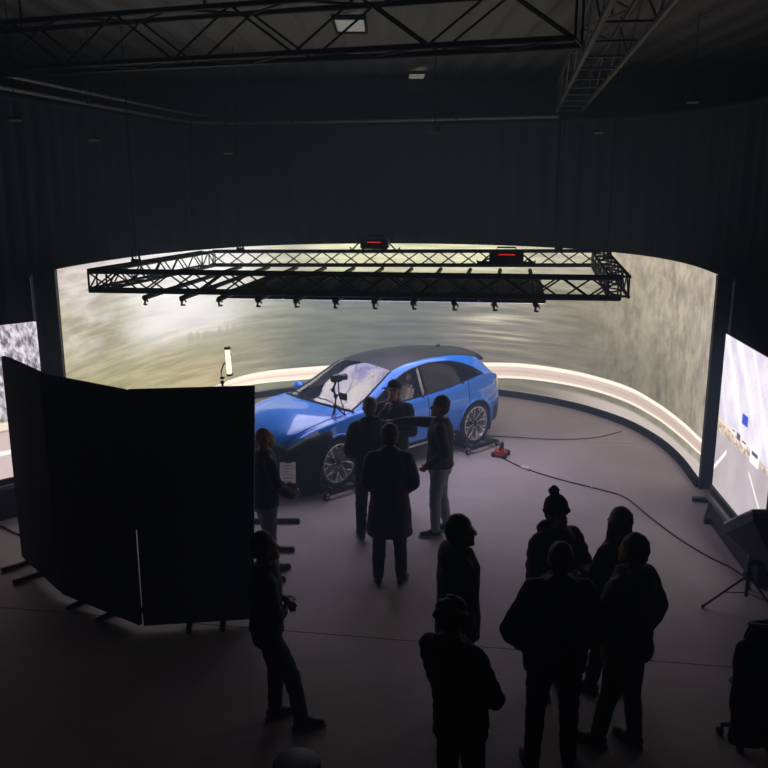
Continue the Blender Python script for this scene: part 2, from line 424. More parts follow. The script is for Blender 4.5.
def wall_content(nt):
    u, v = uvxy(nt)
    top = u.ramp([(0.03, (186, 172, 166)), (0.10, (205, 196, 196)), (0.20, (240, 238, 242)), (0.30, (236, 236, 238)), (0.37, (196, 196, 180)), (0.46, (226, 228, 196)), (0.60, (224, 222, 192)), (0.70, (192, 186, 170)), (0.80, (168, 158, 142)), (0.93, (170, 158, 144)), (1.0, (176, 166, 152))])
    mid = u.ramp([(0.03, (170, 162, 140)), (0.12, (168, 163, 142)), (0.21, (214, 210, 208)), (0.27, (196, 196, 190)), (0.34, (146, 147, 132)), (0.42, (114, 117, 104)), (0.52, (106, 108, 98)), (0.62, (124, 121, 108)), (0.72, (132, 126, 112)), (0.82, (150, 142, 126)), (0.92, (154, 145, 130)), (1.0, (158, 148, 136))])
    low = u.ramp([(0.03, (160, 154, 118)), (0.10, (162, 155, 122)), (0.18, (166, 158, 126)), (0.26, (172, 158, 128)), (0.31, (150, 146, 122)), (0.40, (104, 107, 96)), (0.52, (94, 97, 88)), (0.62, (114, 109, 97)), (0.75, (118, 113, 101)), (0.86, (122, 117, 103)), (0.95, (142, 134, 118)), (1.0, (150, 142, 128))])
    wob = noise(nt, combine(nt, u*9.0, v*2.2), 1.0, 4.0, 0.6)
    v2 = v + (wob-0.5)*0.22
    c = mixc(nt, v2.step(0.30, 0.62), low, mid)
    c = mixc(nt, v2.step(0.62, 0.98), c, top)
    # foliage and horizontal motion streaks
    mot = noise(nt, combine(nt, u*14.0, v*26.0), 1.0, 5.0, 0.62)
    stat = (noise(nt, combine(nt, u*130.0, v*11.0), 1.0, 5.0, 0.7) + noise(nt, combine(nt, u*34.0+7.0, v*5.0), 1.0, 4.0, 0.6))*0.5
    right = u.step(0.70, 0.80); lefts = u.step(0.30, 0.40).inv()
    tex = mixc(nt, right, combine(nt, mot, mot, mot), combine(nt, stat, stat, stat))
    s = nt.nodes.new('ShaderNodeSeparateXYZ'); nt.links.new(tex, s.inputs[0]); tx = X(nt, s.outputs[0])
    amt = right*0.26 + 0.36
    shade = (tx.step(0.28, 0.72)-0.5)*amt*1.5 + 1.0
    c = mixc(nt, 1.0, c, combine(nt, shade, shade, shade), 'MULTIPLY')
    # pale blown-out streak patch in the middle of the wall
    st = noise(nt, combine(nt, u*7.0+3.1, v*34.0), 1.0, 4.0, 0.5).step(0.46, 0.70)
    pat = (u-0.625).ab().step(0.0, 0.085).inv()*(v-0.47).ab().step(0.02, 0.26).inv()
    c = mixc(nt, st*pat*0.85, c, (214, 206, 180))
    # soft cloud light on the left
    cl = noise(nt, combine(nt, u*16.0-v*2.4, v*6.0+u*5.0), 1.0, 5.0, 0.6).step(0.4, 0.72)
    c = mixc(nt, cl*lefts*v.step(0.35, 0.7)*0.5, c, (238, 234, 238))
    # bright shoulder of sky above the forest, left third
    blob = (u-0.235).ab().step(0.01, 0.13).inv()*(v-0.66).ab().step(0.02, 0.30).inv()
    c = mixc(nt, blob*0.55, c, (238, 236, 242))
    # pale grass sweeps lower left
    gr = noise(nt, combine(nt, u*22.0, v*30.0-u*34.0), 1.0, 3.0, 0.5).step(0.5, 0.75)
    c = mixc(nt, gr*lefts*v.step(0.2, 0.55).inv()*0.35, c, (196, 186, 150))
    # tree line at the foot of the sky, left third
    jag = noise(nt, combine(nt, u*95.0, 0.3), 1.0, 3.0, 0.7)
    tl = jag*0.26 + 0.34
    trees = (v-tl).step(-0.015, 0.02).inv()*(u-0.275).ab().step(0.02, 0.085).inv()*v.step(0.24, 0.34)
    c = mixc(nt, trees*0.5, c, (150, 154, 128))
    # guard rail
    rt = u.curve([(0, 0.02), (0.22, 0.075), (0.279, 0.112), (0.315, 0.134), (0.42, 0.140), (0.53, 0.163), (0.607, 0.183), (0.657, 0.205), (0.71, 0.211), (0.765, 0.209), (0.813, 0.204), (0.861, 0.188), (0.923, 0.181), (1.0, 0.199)])
    rb = u.curve([(0, 0.0), (0.22, 0.045), (0.279, 0.058), (0.315, 0.058), (0.386, 0.047), (0.50, 0.05), (0.608, 0.068), (0.658, 0.093), (0.71, 0.103), (0.766, 0.106), (0.814, 0.10), (0.864, 0.09), (0.927, 0.088), (1.0, 0.117)])
    road = (v-rb).step(-0.05, -0.03).inv()*u.step(0.66, 0.80)
    c = mixc(nt, road, c, (188, 176, 174))
    below = (v-rb).step(-0.06, -0.0).inv()*u.step(0.55, 0.64).inv()
    c = mixc(nt, below*0.7, c, (88, 88, 84))
    t = (v-rb)/(rt-rb)
    band = t.step(-0.02, 0.05)*t.step(0.95, 1.02).inv()*u.step(0.24, 0.30)
    core = u.ramp([(0.3, (250, 232, 216)), (0.45, (240, 218, 206)), (0.7, (210, 190, 182)), (0.9, (196, 176, 168)), (1.0, (200, 180, 172))])
    hi = (t-0.86).ab().step(0.05, 0.16).inv().mx((t-0.08).ab().step(0.04, 0.12).inv()*0.85)
    mull = (t-0.45).ab().step(0.02, 0.14).inv()*0.35
    rail = mixc(nt, hi, core, (255, 244, 232))
    rail = mixc(nt, mull, rail, (176, 146, 138))
    c = mixc(nt, band, c, rail)
    return c
M_wall = screen_mat('led_wall_picture', wall_content, WALL_GAIN, (240, 246, 255))

def side_right_content(nt):       # u: 0 at the far end, 1 near; v up
    u, v = uvxy(nt)
    n1 = noise(nt, combine(nt, u*3.0+v*2.0, v*3.0-u*2.4), 1.0, 4.0, 0.55)
    sky = mixc(nt, n1.step(0.3, 0.7), (200, 199, 230), (234, 230, 243))
    st = (noise(nt, combine(nt, v*5.0+u*6.0, v*0.8), 1.0, 2.0, 0.4)).step(0.5, 0.68)
    sky = mixc(nt, st*0.75, sky, (252, 250, 255))
    n2 = noise(nt, combine(nt, u*18.0, v*30.0), 1.0, 5.0, 0.7)
    tree = mixc(nt, n2.step(0.35, 0.65), (150, 132, 122), (226, 214, 206))
    road = mixc(nt, n1.step(0.2, 0.8), (166, 160, 172), (186, 180, 192))
    hz = (n2-0.5)*0.10 + 0.45 - u*0.03
    c = mixc(nt, (v-hz).step(-0.01, 0.02), tree, sky)
    rd = u*0.02 + 0.40
    c = mixc(nt, (v-rd+0.03).step(-0.01, 0.012).inv(), c, road)
    # barrier line along the road side
    bl = (v-(u*0.0+0.45)).ab().step(0.006, 0.018).inv()*u.step(0.3, 0.6).inv()
    c = mixc(nt, bl*0.8, c, (236, 214, 200))
    # lane markings, sweeping towards the viewer
    ln = (v-(u*0.75+0.12)).ab().step(0.012, 0.02).inv()*u.step(0.22, 0.24).inv()
    c = mixc(nt, ln, c, (244, 242, 248))
    l2 = (v-(u.inv()*0.62+0.10)).ab().step(0.006, 0.016).inv()*u.step(0.66, 0.68)
    c = mixc(nt, l2*0.9, c, (240, 238, 244))
    def rect(cu, cv, hu, hv): return (u-cu).ab().step(hu*0.85, hu*1.1).inv()*(v-cv).ab().step(hv*0.85, hv*1.1).inv()
    c = mixc(nt, rect(0.52, 0.575, 0.055, 0.032), c, (62, 84, 206))
    for cu, cv, hu, hv, k in ((0.33, 0.455, 0.04, 0.02, (238, 236, 240)), (0.43, 0.45, 0.035, 0.02, (90, 92, 110)), (0.54, 0.44, 0.05, 0.024, (236, 230, 232)), (0.74, 0.42, 0.08, 0.05, (250, 250, 252))):
        c = mixc(nt, rect(cu, cv, hu, hv), c, k)
        c = mixc(nt, rect(cu, cv+hv*0.25, hu*0.7, hv*0.25), c, (92, 96, 118))
    return c
def side_left_content(nt):        # u: 0 near, 1 at the far end
    u, v = uvxy(nt)
    n1 = noise(nt, combine(nt, u*16.0-v*5.0, v*13.0+u*12.0), 1.0, 5.0, 0.65)
    n2 = noise(nt, combine(nt, u*3.0, v*4.0), 1.0, 2.0, 0.5)
    forest = mixc(nt, n1.step(0.36, 0.66), (96, 94, 108), (226, 222, 240))
    forest = mixc(nt, n2.step(0.45, 0.7)*0.6, forest, (110, 112, 116))
    c = mixc(nt, v.step(0.34, 0.42), mixc(nt, n1.step(0.3, 0.7), (120, 118, 112), (168, 164, 158)), forest)
    road = v.step(0.30, 0.315).inv()
    c = mixc(nt, road, c, (196, 180, 188))
    rail = (v-0.345).ab().step(0.02, 0.035).inv()
    c = mixc(nt, rail, c, (226, 212, 206))
    ln = (v-0.17).ab().step(0.008, 0.02).inv()
    c = mixc(nt, ln, c, (244, 240, 246))
    return c
M_sideR = screen_mat('right_screen_picture', side_right_content, SIDE_GAIN)
M_sideL = screen_mat('left_screen_picture', side_left_content, SIDE_GAIN)

def uv_grid(P, q, z0, z1, nz):
    """vertical sheet over plan polyline P, with UVs"""
    vs = []; fs = []; n = len(P)
    for k in range(nz+1):
        vs += [(p[0], p[1], z0+(z1-z0)*k/nz) for p in P]
    fs = [(k*n+i, k*n+i+1, (k+1)*n+i+1, (k+1)*n+i) for k in range(nz) for i in range(n-1)]
    me = bpy.data.meshes.new('screen'); me.from_pydata(vs, [], fs); me.update()
    ul = me.uv_layers.new(name='UVMap')
    uv = [(q[i % n], (i//n)/nz) for i in range(len(vs))]
    for l in me.loops: ul.data[l.index].uv = uv[l.vertex_index]
    return me

# ------------------------------------------------------------------ big curved LED wall
KW = [(-4.8, 11.9), (-4.62, 13.2), (-4.15, 14.8), (-3.5, 16.0), (-2.65, 17.0), (-1.6, 17.6), (-.4, 17.85), (.8, 17.8), (1.9, 17.5), (2.9, 16.95), (3.75, 16.15), (4.35, 15.1), (4.62, 14.0), (4.66, 12.9), (4.55, 11.75)]
Wl, q = resample(crspline(KW, 12), 0.12)
keep = q >= 0.029
t = thing('curved_video_screen', 'tall curved video wall showing a blurred forest road and guard rail', 'video wall')
me = uv_grid(Wl[keep], q[keep], 0.12, 3.06, 2)
me.polygons.foreach_set('use_smooth', [True]*len(me.polygons))
link('screen', me, M_wall, t)
dW = np.gradient(Wl, axis=0); dW /= np.linalg.norm(dW, axis=1)[:, None]; nW = np.stack([dW[:, 1]*-1, dW[:, 0]], 1)
cen = np.array([0.0, 13.5])
sgn = np.sign(((Wl-cen)*nW).sum(1))[:, None]; nW = nW*sgn     # outward
def shell(P, n_, o0, o1, z0, z1):
    """closed prism between two offset outlines"""
    A = P+n_*o0; B = P+n_*o1; n = len(P); vs = []
    for Q, z in ((A, z0), (B, z0), (B, z1), (A, z1)): vs += [(p[0], p[1], z) for p in Q]
    fs = []
    for r_ in range(4):
        s_ = (r_+1) % 4
        fs += [(r_*n+i, r_*n+i+1, s_*n+i+1, s_*n+i) for i in range(n-1)]
    fs += [(0, n, 2*n, 3*n), (n-1, 2*n-1, 3*n-1, 4*n-1)]
    return MB().add(vs, fs)
Pk, nk = Wl[keep], nW[keep]
shell(Pk, nk, 0.004, 0.12, 0.12, 3.055).build('cabinet_back', M_plastic, t)
shell(Pk, nk, -0.06, 0.16, 0.0, 0.118).build('plinth', mat('matt_black_plinth', (9, 9, 10), 0.95, spec=0.1), t)
e0, e1 = Wl[keep][0], Wl[-1]
MB().box((e1[0]+0.05, e1[1]-0.05, 1.53), (0.16, 0.08, 3.06)).build('end_post', M_black, t)
MB().box((e0[0]-0.08, e0[1]-0.06, 1.53), (0.16, 0.08, 3.06)).build('end_post', M_black, t)

# ------------------------------------------------------------------ side screens
def side_screen(a, b, z0, z1, m, label, fac):
    a = np.array(a, float); b = np.array(b, float); d = b-a; L = np.linalg.norm(d); d /= L
    n_ = np.array([-d[1], d[0]])*fac         # facing normal
    t = thing('side_screen', label, 'screen', (a[0], a[1], 0))
    P = np.stack([np.zeros(2), b-a]); q_ = np.array([0.0, 1.0])
    if fac < 0: pass
    link('screen', uv_grid(P+n_*0.004, q_, z0, z1, 1), m, t)
    MBB = MB().add([], []); mid = (b-a)/2 - n_*0.05; rt = Matrix.Rotation(math.atan2(d[1], d[0]), 3, 'Z')
    MBB.box((mid[0], mid[1], (z0+z1)/2), (L+0.02, 0.1, z1-z0+0.02), rt).build('cabinet', M_plastic, t)
    MB().box((mid[0], mid[1], z0/2), (L+0.02, 0.16, z0-0.012), rt).build('base', M_black, t)
    for k in (0.06, 0.9):
        c = (b-a)*k - n_*0.05
        MB().box((c[0], c[1], 0.03), (0.06, 0.3, 0.06), rt).build('foot', M_black, t)
        c2 = c + n_*0.14
        MB().cyl((c2[0], c2[1], 0.06), (c[0]+n_[0]*0.06, c[1]+n_[1]*0.06, z0), 0.02, seg=8).build('brace', M_alu, t)
    c = (b-a)/2 + n_*0.09
    MB().box((c[0], c[1], z0-0.09), (L, 0.05, 0.05), rt).build('front_rail', M_alu, t)
    return t
side_screen((4.24, 10.52), (4.07, 8.62), 0.49, 2.46, M_sideR, 'bright side screen with road, cars and pale sky on the right', -1)
side_screen((-5.40, 10.09), (-4.49, 11.0), 0.55, 2.54, M_sideL, 'side screen with streaked trees and road behind the black flats', -1)
# black masking flats that close the gap between wall and side screens
def mask_flat(a, b, z1, label):
    a = Vector((*a, 0)); b = Vector((*b, 0)); d = b-a; rt = Matrix.Rotation(math.atan2(d.y, d.x), 3, 'Z')
    t = thing('masking_flat', label, 'flat', a)
    MB().box(d/2+Vector((0, 0, z1/2)), (d.length, 0.04, z1), rt).build('cloth_panel', M_velvet, t)
    for s_ in (0.02, 0.98): MB().box(d*s_+Vector((0, 0, z1/2)), (0.05, 0.07, z1), rt).build('upright', M_black, t)
    MB().box(d*0.5+Vector((0, 0, 0.03)), (0.08, 0.6, 0.05), rt).build('foot', M_black, t)
mask_flat((4.72, 11.62), (4.36, 10.62), 3.06, 'tall black masking flat right of the big screen')
mask_flat((-4.98, 12.2), (-4.62, 11.16), 3.06, 'tall black masking flat left of the big screen')

# ------------------------------------------------------------------ trusses
UNIT = MB().cyl((0, 0, 0), (0, 0, 1), 1.0, seg=8)
def unit_bar(r, m, name):
    me = MB().cyl((0, 0, 0), (0, 0, 1), r, seg=8).mesh(name, True); me.set_sharp_from_angle(angle=R(40)); me.materials.append(m); return me
def box_truss(parent, A, B, wd, ht, bay, me_ch, me_br, faces='tbfn', ladder='', phase=0, xbrace=''):
    """A,B: lower centre-line ends; wd across, ht up. faces: t top, b bottom, n/f the two sides"""
    A = Vector(A); B = Vector(B); d = (B-A); L = d.length; d.normalize()
    s_ = Vector((d.y, -d.x, 0)).normalized()*(wd/2); up = Vector((0, 0, ht))
    c = {'ln': s_, 'lf': -s_, 'un': s_+up, 'uf': -s_+up}
    for k in c: stretch('chord', me_ch, A+c[k], B+c[k], parent)
    n = max(1, round(L/bay)); st = L/n
    prs = {'t': ('un', 'uf'), 'b': ('ln', 'lf'), 'n': ('ln', 'un'), 'f': ('lf', 'uf')}
    for f in faces:
        p, q_ = prs[f]
        for i in range(n):
            a = A+d*(st*i); b = A+d*(st*(i+1))
            if f in ladder: stretch('brace', me_br, a+c[p], a+c[q_], parent); 
            if f in ladder: continue
            if (i+phase) % 2: p_, r_ = q_, p
            else: p_, r_ = p, q_
            stretch('brace', me_br, a+c[p_], b+c[r_], parent)
            if f in xbrace: stretch('brace', me_br, a+c[r_], b+c[p_], parent)
    for e in (A, B):
        for f in 'tbnf':
            p, q_ = prs[f]; stretch('brace', me_br, e+c[p], e+c[q_], parent)

CH_BIG = unit_bar(0.032, M_truss, 'chord'); BR_BIG = unit_bar(0.014, M_truss, 'brace')
CH_GREY = unit_bar(0.034, M_alu, 'chord'); BR_GREY = unit_bar(0.013, M_alu, 'brace')
t = thing('cross_truss', 'long black lattice truss spanning the top of the picture', 'truss')
box_truss(t, (-5.05, 11.40, 5.62), (1.9, 8.95, 5.62), 0.5, 0.52, 0.72, CH_BIG, BR_BIG, 'tbnf')
for x in (-4.4, -2.0, 1.0):
    y = 11.95+(x+6.6)*(8.95-11.95)/8.5
    stretch('hanger_rod', BR_BIG, (x, y, 6.14), (x, y, 6.62), t)
t = thing('ladder_truss', 'grey lattice truss receding from top right towards the screen', 'truss')
box_truss(t, (1.42, 3.6, 5.6), (3.50, 17.0, 5.6), 0.46, 0.46, 1.05, CH_GREY, BR_GREY, 'tbnf', ladder='b')
for k in (0.1, 0.5, 0.9):
    x, y = 1.45+2.17*k, 3.6+13.3*k
    stretch('hanger_rod', BR_BIG, (x, y, 6.1), (x, y, 6.62), t)

# hanging rectangular lighting frame over the car
CH_S = unit_bar(0.024, M_truss, 'chord'); BR_S = unit_bar(0.0115, M_truss, 'brace')
t = thing('lighting_frame', 'rectangular black truss frame hanging above the blue car', 'truss')
frame_root = t
NL, NR, FR, FL = Vector((-3.88, 11.48, 2.885)), Vector((2.92, 10.66, 2.885)), Vector((3.78, 15.25, 2.86)), Vector((-3.2, 16.05, 2.79))
TW = 0.25
dn = (NR-NL).normalized(); dl = (FL-NL).normalized()
box_truss(t, NL, NR, TW, TW, 0.36, CH_S, BR_S, 'tbnf', phase=0, xbrace='n')
box_truss(t, FL, FR, TW, TW, 0.36, CH_S, BR_S, 'tn', phase=1, xbrace='n')
box_truss(t, NL+(FL-NL)*0.03, FL-(FL-NL)*0.03, TW, TW, 0.36, CH_S, BR_S, 'tbnf')
box_truss(t, NR+(FR-NR)*0.03, FR-(FR-NR)*0.03, TW, TW, 0.36, CH_S, BR_S, 'tbnf')
# hoist chains above the frame
for p, lab in ((NL.lerp(FL, 0.30), 'hoist chain above the left bar of the truss frame'), (FL.lerp(FR, 0.08), 'hoist chain above the far left corner of the truss frame'),
               (FL.lerp(FR, 0.9), 'hoist chain above the far right corner of the truss frame'), (NR.lerp(FR, 0.55), 'hoist chain above the right bar of the truss frame')):
    h = thing('hoist_chain', lab, 'chain', p, 0, 'hoist chains of the lighting frame')
    MB().box((0, 0, TW+0.045), (0.14, 0.05, 0.05)).cyl((-0.05, 0, TW+0.05), (-0.05, 0, TW+0.2), 0.016, seg=8).cyl((0.05, 0, TW+0.05), (0.05, 0, TW+0.2), 0.016, seg=8).build('clamp', M_black, h)
    MB().cyl((0, 0, TW+0.07), (0, 0, (5.56 if 'far right' in lab else 6.6)-p.z), 0.007, seg=6).build('chain', M_black, h)
# two control boxes with a red display
M_led = mat('red_led_line', (235, 30, 40), 0.4, emit=(255, 50, 60), estr=0.7)
for p, lab, s_ in ((FL.lerp(FR, 0.435)+Vector((0, 0, TW+0.03)), 'black control box with red light line on the far truss, left one', 1.0),
                   (NR.lerp(FR, 0.62)+Vector((-1.55, 0, TW-0.06)), 'black control box with red light line and cables, right one', 1.05)):
    h = thing('control_box', lab, 'control box', p, R(-6), 'control boxes on the truss')
    MB().box((0, 0, 0.1), (0.5*s_, 0.3, 0.17), None, 0.02).build('case', M_plastic, h)
    MB().box((0, -0.155, 0.14), (0.24*s_, 0.012, 0.014)).build('display_line', M_led, h)
    c = MB()
    for k in range(5):
        x = -0.3+0.15*k; c.tube([(x*0.7, -0.1, 0.16), (x*1.0, -0.16, 0.10), (x*1.35, -0.14, -0.01), (x*1.5, 0.02, 0.03)], 0.014, 6)
    c.build('cables', M_rubber, h)
    MB().tube([(-0.16, 0, 0.18), (-0.14, 0, 0.24), (0.14, 0, 0.24), (0.16, 0, 0.18)], 0.014, 6).build('handle', M_black, h)
    if s_ > 1:
        MB().box((0, 0, -0.0), (0.9, 0.06, 0.05)).build('bracket', M_black, h)

# support pipes laid under the frame, front to back, with a clamp hook at the near end
px = MB().cyl((0, 0, 0), (0, 1, 0), 0.034, seg=10).mesh('pipe', True); px.materials.append(M_truss)
hk = MB().box((0, 0.02, -0.01), (0.07, 0.06, 0.07), None, 0.01).cyl((0, 0.02, -0.03), (0.0, 0.0, -0.12), 0.018, seg=8).box((0.02, 0.0, -0.11), (0.08, 0.03, 0.03), None, 0.006).cyl((0.03, 0.02, 0.02), (0.07, 0.02, -0.06), 0.013, seg=6).mesh('clamp'); hk.materials.append(M_truss)
dpt = (FL-NL); 
ORD = ['first', 'second', 'third', 'fourth', 'fifth', 'sixth', 'seventh', 'eighth', 'ninth', 'tenth', 'last']
for i in range(11):
    k = (i+0.0)*0.0735+0.115
    a = NL+(NR-NL)*k; L = 4.1
    h = thing('support_pipe', ORD[i]+' of the black pipes under the truss frame, counted from the left', 'pipe', a+Vector((0, 0, -0.07))-dl*0.2, 0, 'pipes under the lighting frame')
    o = link('pipe', px, None, h); o.scale = (1, L, 1); o.rotation_euler = (R(0.2), 0, math.atan2(dl.y, dl.x)-math.pi/2)
    o = link('clamp', hk, None, h); o.location = (0, -0.0, -0.01); o.scale = (.8, .8, .7); o.rotation_euler = (0, 0, R(20*((i*7) % 5-2)))

# LED ceiling panels lying on the pipes, bright side down
def ceil_content(nt):
    u, v = uvxy(nt)
    tc = nt.nodes.new('ShaderNodeNewGeometry').outputs['Position']
    n = noise(nt, tc, 0.9, 3.0, 0.5); n2 = noise(nt, tc, 3.0, 3.0, 0.5, 1.0)
    c = mixc(nt, n.step(0.35, 0.65), (150, 148, 222), (236, 232, 250))
    return mixc(nt, n2.step(0.5, 0.7)*0.4, c, (255, 255, 255))
M_ceil = screen_mat('led_ceiling_picture', ceil_content, CEIL_GAIN)
sx, sy = 0.90, 0.60
top = MB().box((0, 0, 0.042), (sx-0.006, sy-0.006, 0.072), None, 0.006).mesh('cabinet'); top.materials.append(M_plastic)
face = uv_grid(np.array([(-sx/2+0.008, 0), (sx/2-0.008, 0)]), np.array([0., 1.]), -sy/2+0.008, sy/2-0.008, 1); face.materials.append(M_ceil); face.name = 'lit_face'
yawf = math.atan2(dn.y, dn.x)
for r_ in range(5):
    for c_ in range(5):
        p = NL + dn*(1.93+c_*sx) + dl*(1.02+r_*sy)
        h = thing('overhead_led_panel', 'black-backed overhead LED panel over the car, '+['nearest', 'second', 'middle', 'fourth', 'farthest'][r_]+' row, '+['leftmost', 'second from left', 'centre', 'second from right', 'rightmost'][c_], 'led panel', (p.x, p.y, NL.z-0.19), yawf, 'LED ceiling panels')
        link('cabinet', top, None, h)
        o = link('lit_face', face, None, h); o.rotation_euler = (R(90), 0, 0); o.location = (0, 0, 0.004)

# ------------------------------------------------------------------ folding black flats at left
FL0, FL1, FL2, FL3 = Vector((-4.19, 9.28, 0)), Vector((-3.41, 8.38, 0)), Vector((-2.38, 7.70, 0)), Vector((-1.30, 7.84, 0))
def flat_panel(a, b, label, feet):
    d = b-a; L = d.length; ud = d.normalized(); rt = Matrix.Rotation(math.atan2(d.y, d.x), 3, 'Z')
    n_ = Vector((-ud.y, ud.x, 0))
    t = thing('black_flat', label, 'flat', a, 0, 'folding black flats')
    zb = .06 if feet[0] < .2 else .045
    MB().box(d*0.5+Vector((0, 0, (2.43+zb)/2)), (L-0.024, 0.045, 2.43-zb), rt, 0.006).build('cloth_panel', M_flat, t)
    if feet == (0.42, 0.72):
        MB().box(Vector((-.02, -.03, 1.74)), (.11, .012, 1.36), rt).build('slit_cover', M_flat, t)  # added strip that blocks the light through the slit's upper half
        MB().add([d+Vector((-0.02, -.02, .09)), d+Vector((0.0, -.02, .09)), d+Vector((.09, -.02, 2.43)), d+Vector((-0.02, -.02, 2.43)), d+Vector((-0.02, .02, .09)), d+Vector((0.0, .02, .09)), d+Vector((.09, .02, 2.43)), d+Vector((-0.02, .02, 2.43))], [(0, 1, 2, 3), (7, 6, 5, 4), (1, 5, 6, 2), (0, 3, 7, 4), (0, 4, 5, 1), (3, 2, 6, 7)]).build('cloth_flap', M_flat, t)
    f = MB()
    for z in (0.18, 1.25, 2.38): f.box(d*0.5+n_*0.045+Vector((0, 0, z)), (L-0.04, 0.04, 0.06), rt)
    for k in (0.10, 0.90): f.box(d*k+n_*0.045+Vector((0, 0, 1.29)), (0.05, 0.04, 2.2), rt)
    f.build('back_frame', M_black, t)
    for k in feet:
        c = d*k
        MB().box(c+n_*(0.1 if feet[0] < .2 else 0.0)+Vector((0, 0, 0.03)), (0.05, 0.8 if feet[0] < .2 else 0.34, 0.045), rt, 0.008).build('foot', M_black, t)
        MB().box(c+n_*.02+Vector((0, 0, 0.035)), (0.05, 0.09, 0.06), rt, .008).build('foot_block', M_black, t)
    return t
flat_panel(FL0, FL1, 'leftmost and farthest panel of the folded black flats', (0.12, 0.45))
flat_panel(FL1, FL2, 'middle panel of the folded black flats, beside the light slit', (0.25, 0.62))
flat_panel(FL2+Vector((0.006, 0.002, 0)), FL3, 'right panel of the folded black flats, hiding the clipboard man', (0.42, 0.72))
# braces of the right flat that reach out behind it
for (x, y, lab) in ((-1.28, 10.42, 'far black floor bar behind the man holding papers'), (-1.26, 9.55, 'near black floor bar behind the man holding papers')):
    t = thing('floor_bar', lab, 'bar', (x, y, 0), 0, 'black floor bars')
    MB().box((-0.12, 0, 0.035), (0.62, 0.06, 0.05), None, 0.008).build('bar', M_black, t)
    MB().box((0.17, 0, 0.012), (0.05, 0.07, 0.024), None, 0.004).build('rubber_foot', M_rubber, t)
    MB().box((-0.4, 0, 0.012), (0.05, 0.07, 0.024), None, 0.004).build('rubber_foot', M_rubber, t)

# LED tube lamp on a stand behind the flats
M_tube = mat('lit_tube', (255, 244, 222), 0.4, emit=(255, 240, 210), estr=1.6)
t = thing('tube_lamp', 'lit white tube lamp on a black stand behind the flats', 'lamp', (-2.12, 11.0, 0))
MB().cyl((0, 0, 0.02), (0, 0, 1.72), 0.014, seg=8).tube([(0, 0, 1.7), (-0.01, 0, 1.88), (0.03, 0, 1.98), (0.075, 0, 2.0)], 0.009, 8).build('pole', M_black, t)
MB().box((0, 0, 1.73), (0.05, 0.05, 0.04), None, 0.008).box((0, 0, 1.79), (0.06, 0.04, 0.03), None, 0.008).build('knob', M_black, t)
MB().cyl((0.1, -0.012, 1.85), (0.085, -0.012, 2.17), 0.034, seg=14).build('tube', M_tube, t, True)
MB().cyl((0.103, 0, 1.82), (0.1, 0, 1.855), 0.042, seg=14).cyl((0.085, 0, 2.165), (0.082, 0, 2.2), 0.042, seg=14).box((0.085, 0.02, 2.09), (0.09, 0.05, 0.02)).box((0.085, 0.03, 2.0), (0.03, 0.03, 0.3)).build('holder', mat('lamp_holder', (120, 110, 92), 0.5), t)
for k in range(3):
    a = 2*math.pi*k/3+0.4
    MB().cyl((0, 0, 0.4), (0.42*math.cos(a), 0.42*math.sin(a), 0.012), 0.011, seg=8).build('leg', M_black, t)

# ------------------------------------------------------------------ blue electric car
def mono(pts):
    pts = sorted(pts); x = np.array([p[0] for p in pts], float); y = np.array([p[1] for p in pts], float)
    h = np.diff(x); d = np.diff(y)/h; m = np.zeros(len(x)); m[0] = d[0]; m[-1] = d[-1]
    for i in range(1, len(x)-1):
        m[i] = 0 if d[i-1]*d[i] <= 0 else 3*(h[i-1]+h[i])/((2*h[i]+h[i-1])/d[i-1]+(h[i]+2*h[i-1])/d[i])
    def f(q_):
        q_ = np.clip(q_, x[0], x[-1]); i = np.clip(np.searchsorted(x, q_)-1, 0, len(h)-1); t_ = (q_-x[i])/h[i]
        return ((2*t_**3-3*t_**2+1)*y[i] + (t_**3-2*t_**2+t_)*h[i]*m[i] + (-2*t_**3+3*t_**2)*y[i+1] + (t_**3-t_**2)*h[i]*m[i+1])
    return f
fW = mono([(2.22, .66), (2.12, .76), (1.95, .855), (1.5, .925), (1.0, .92), (0, .905), (-1, .92), (-1.5, .94), (-1.9, .91), (-2.15, .83), (-2.28, .72)])
fz4 = mono([(2.22, .62), (2.1, .73), (1.9, .83), (1.5, .935), (1.05, .985), (.7, .985), (0, .995), (-.8, 1.035), (-1.3, 1.09), (-1.62, 1.135), (-1.9, 1.12), (-2.15, 1.04), (-2.28, .95)])
fy6 = mono([(2.22, .56), (2.0, .70), (1.5, .79), (.98, .79), (.85, .785), (.6, .765), (.4, .735), (.1, .69), (-.2, .66), (-.6, .645), (-1.0, .65), (-1.3, .67), (-1.55, .72), (-1.72, .775), (-1.9, .765), (-2.15, .70), (-2.28, .62)])
fz6 = mono([(2.22, .645), (2.0, .81), (1.5, .96), (1.05, 1.005), (.87, 1.012), (.6, 1.125), (.4, 1.225), (.1, 1.36), (-.2, 1.435), (-.6, 1.468), (-1.0, 1.445), (-1.3, 1.38), (-1.55, 1.28), (-1.72, 1.185), (-1.9, 1.155), (-2.15, 1.07), (-2.28, .97)])
fy7 = mono([(2.22, .48), (2.0, .58), (1.5, .67), (1.05, .72), (.75, .685), (.4, .63), (.15, .59), (-.2, .575), (-.6, .565), (-1.0, .56), (-1.4, .56), (-1.7, .57), (-1.85, .58), (-2.0, .59), (-2.15, .58), (-2.28, .53)])
fz7 = mono([(2.22, .665), (2.0, .84), (1.5, .975), (1.05, 1.02), (.75, 1.135), (.4, 1.315), (.15, 1.44), (-.2, 1.502), (-.6, 1.522), (-1.0, 1.508), (-1.4, 1.472), (-1.7, 1.41), (-1.85, 1.362), (-2.0, 1.23), (-2.15, 1.10), (-2.28, .985)])
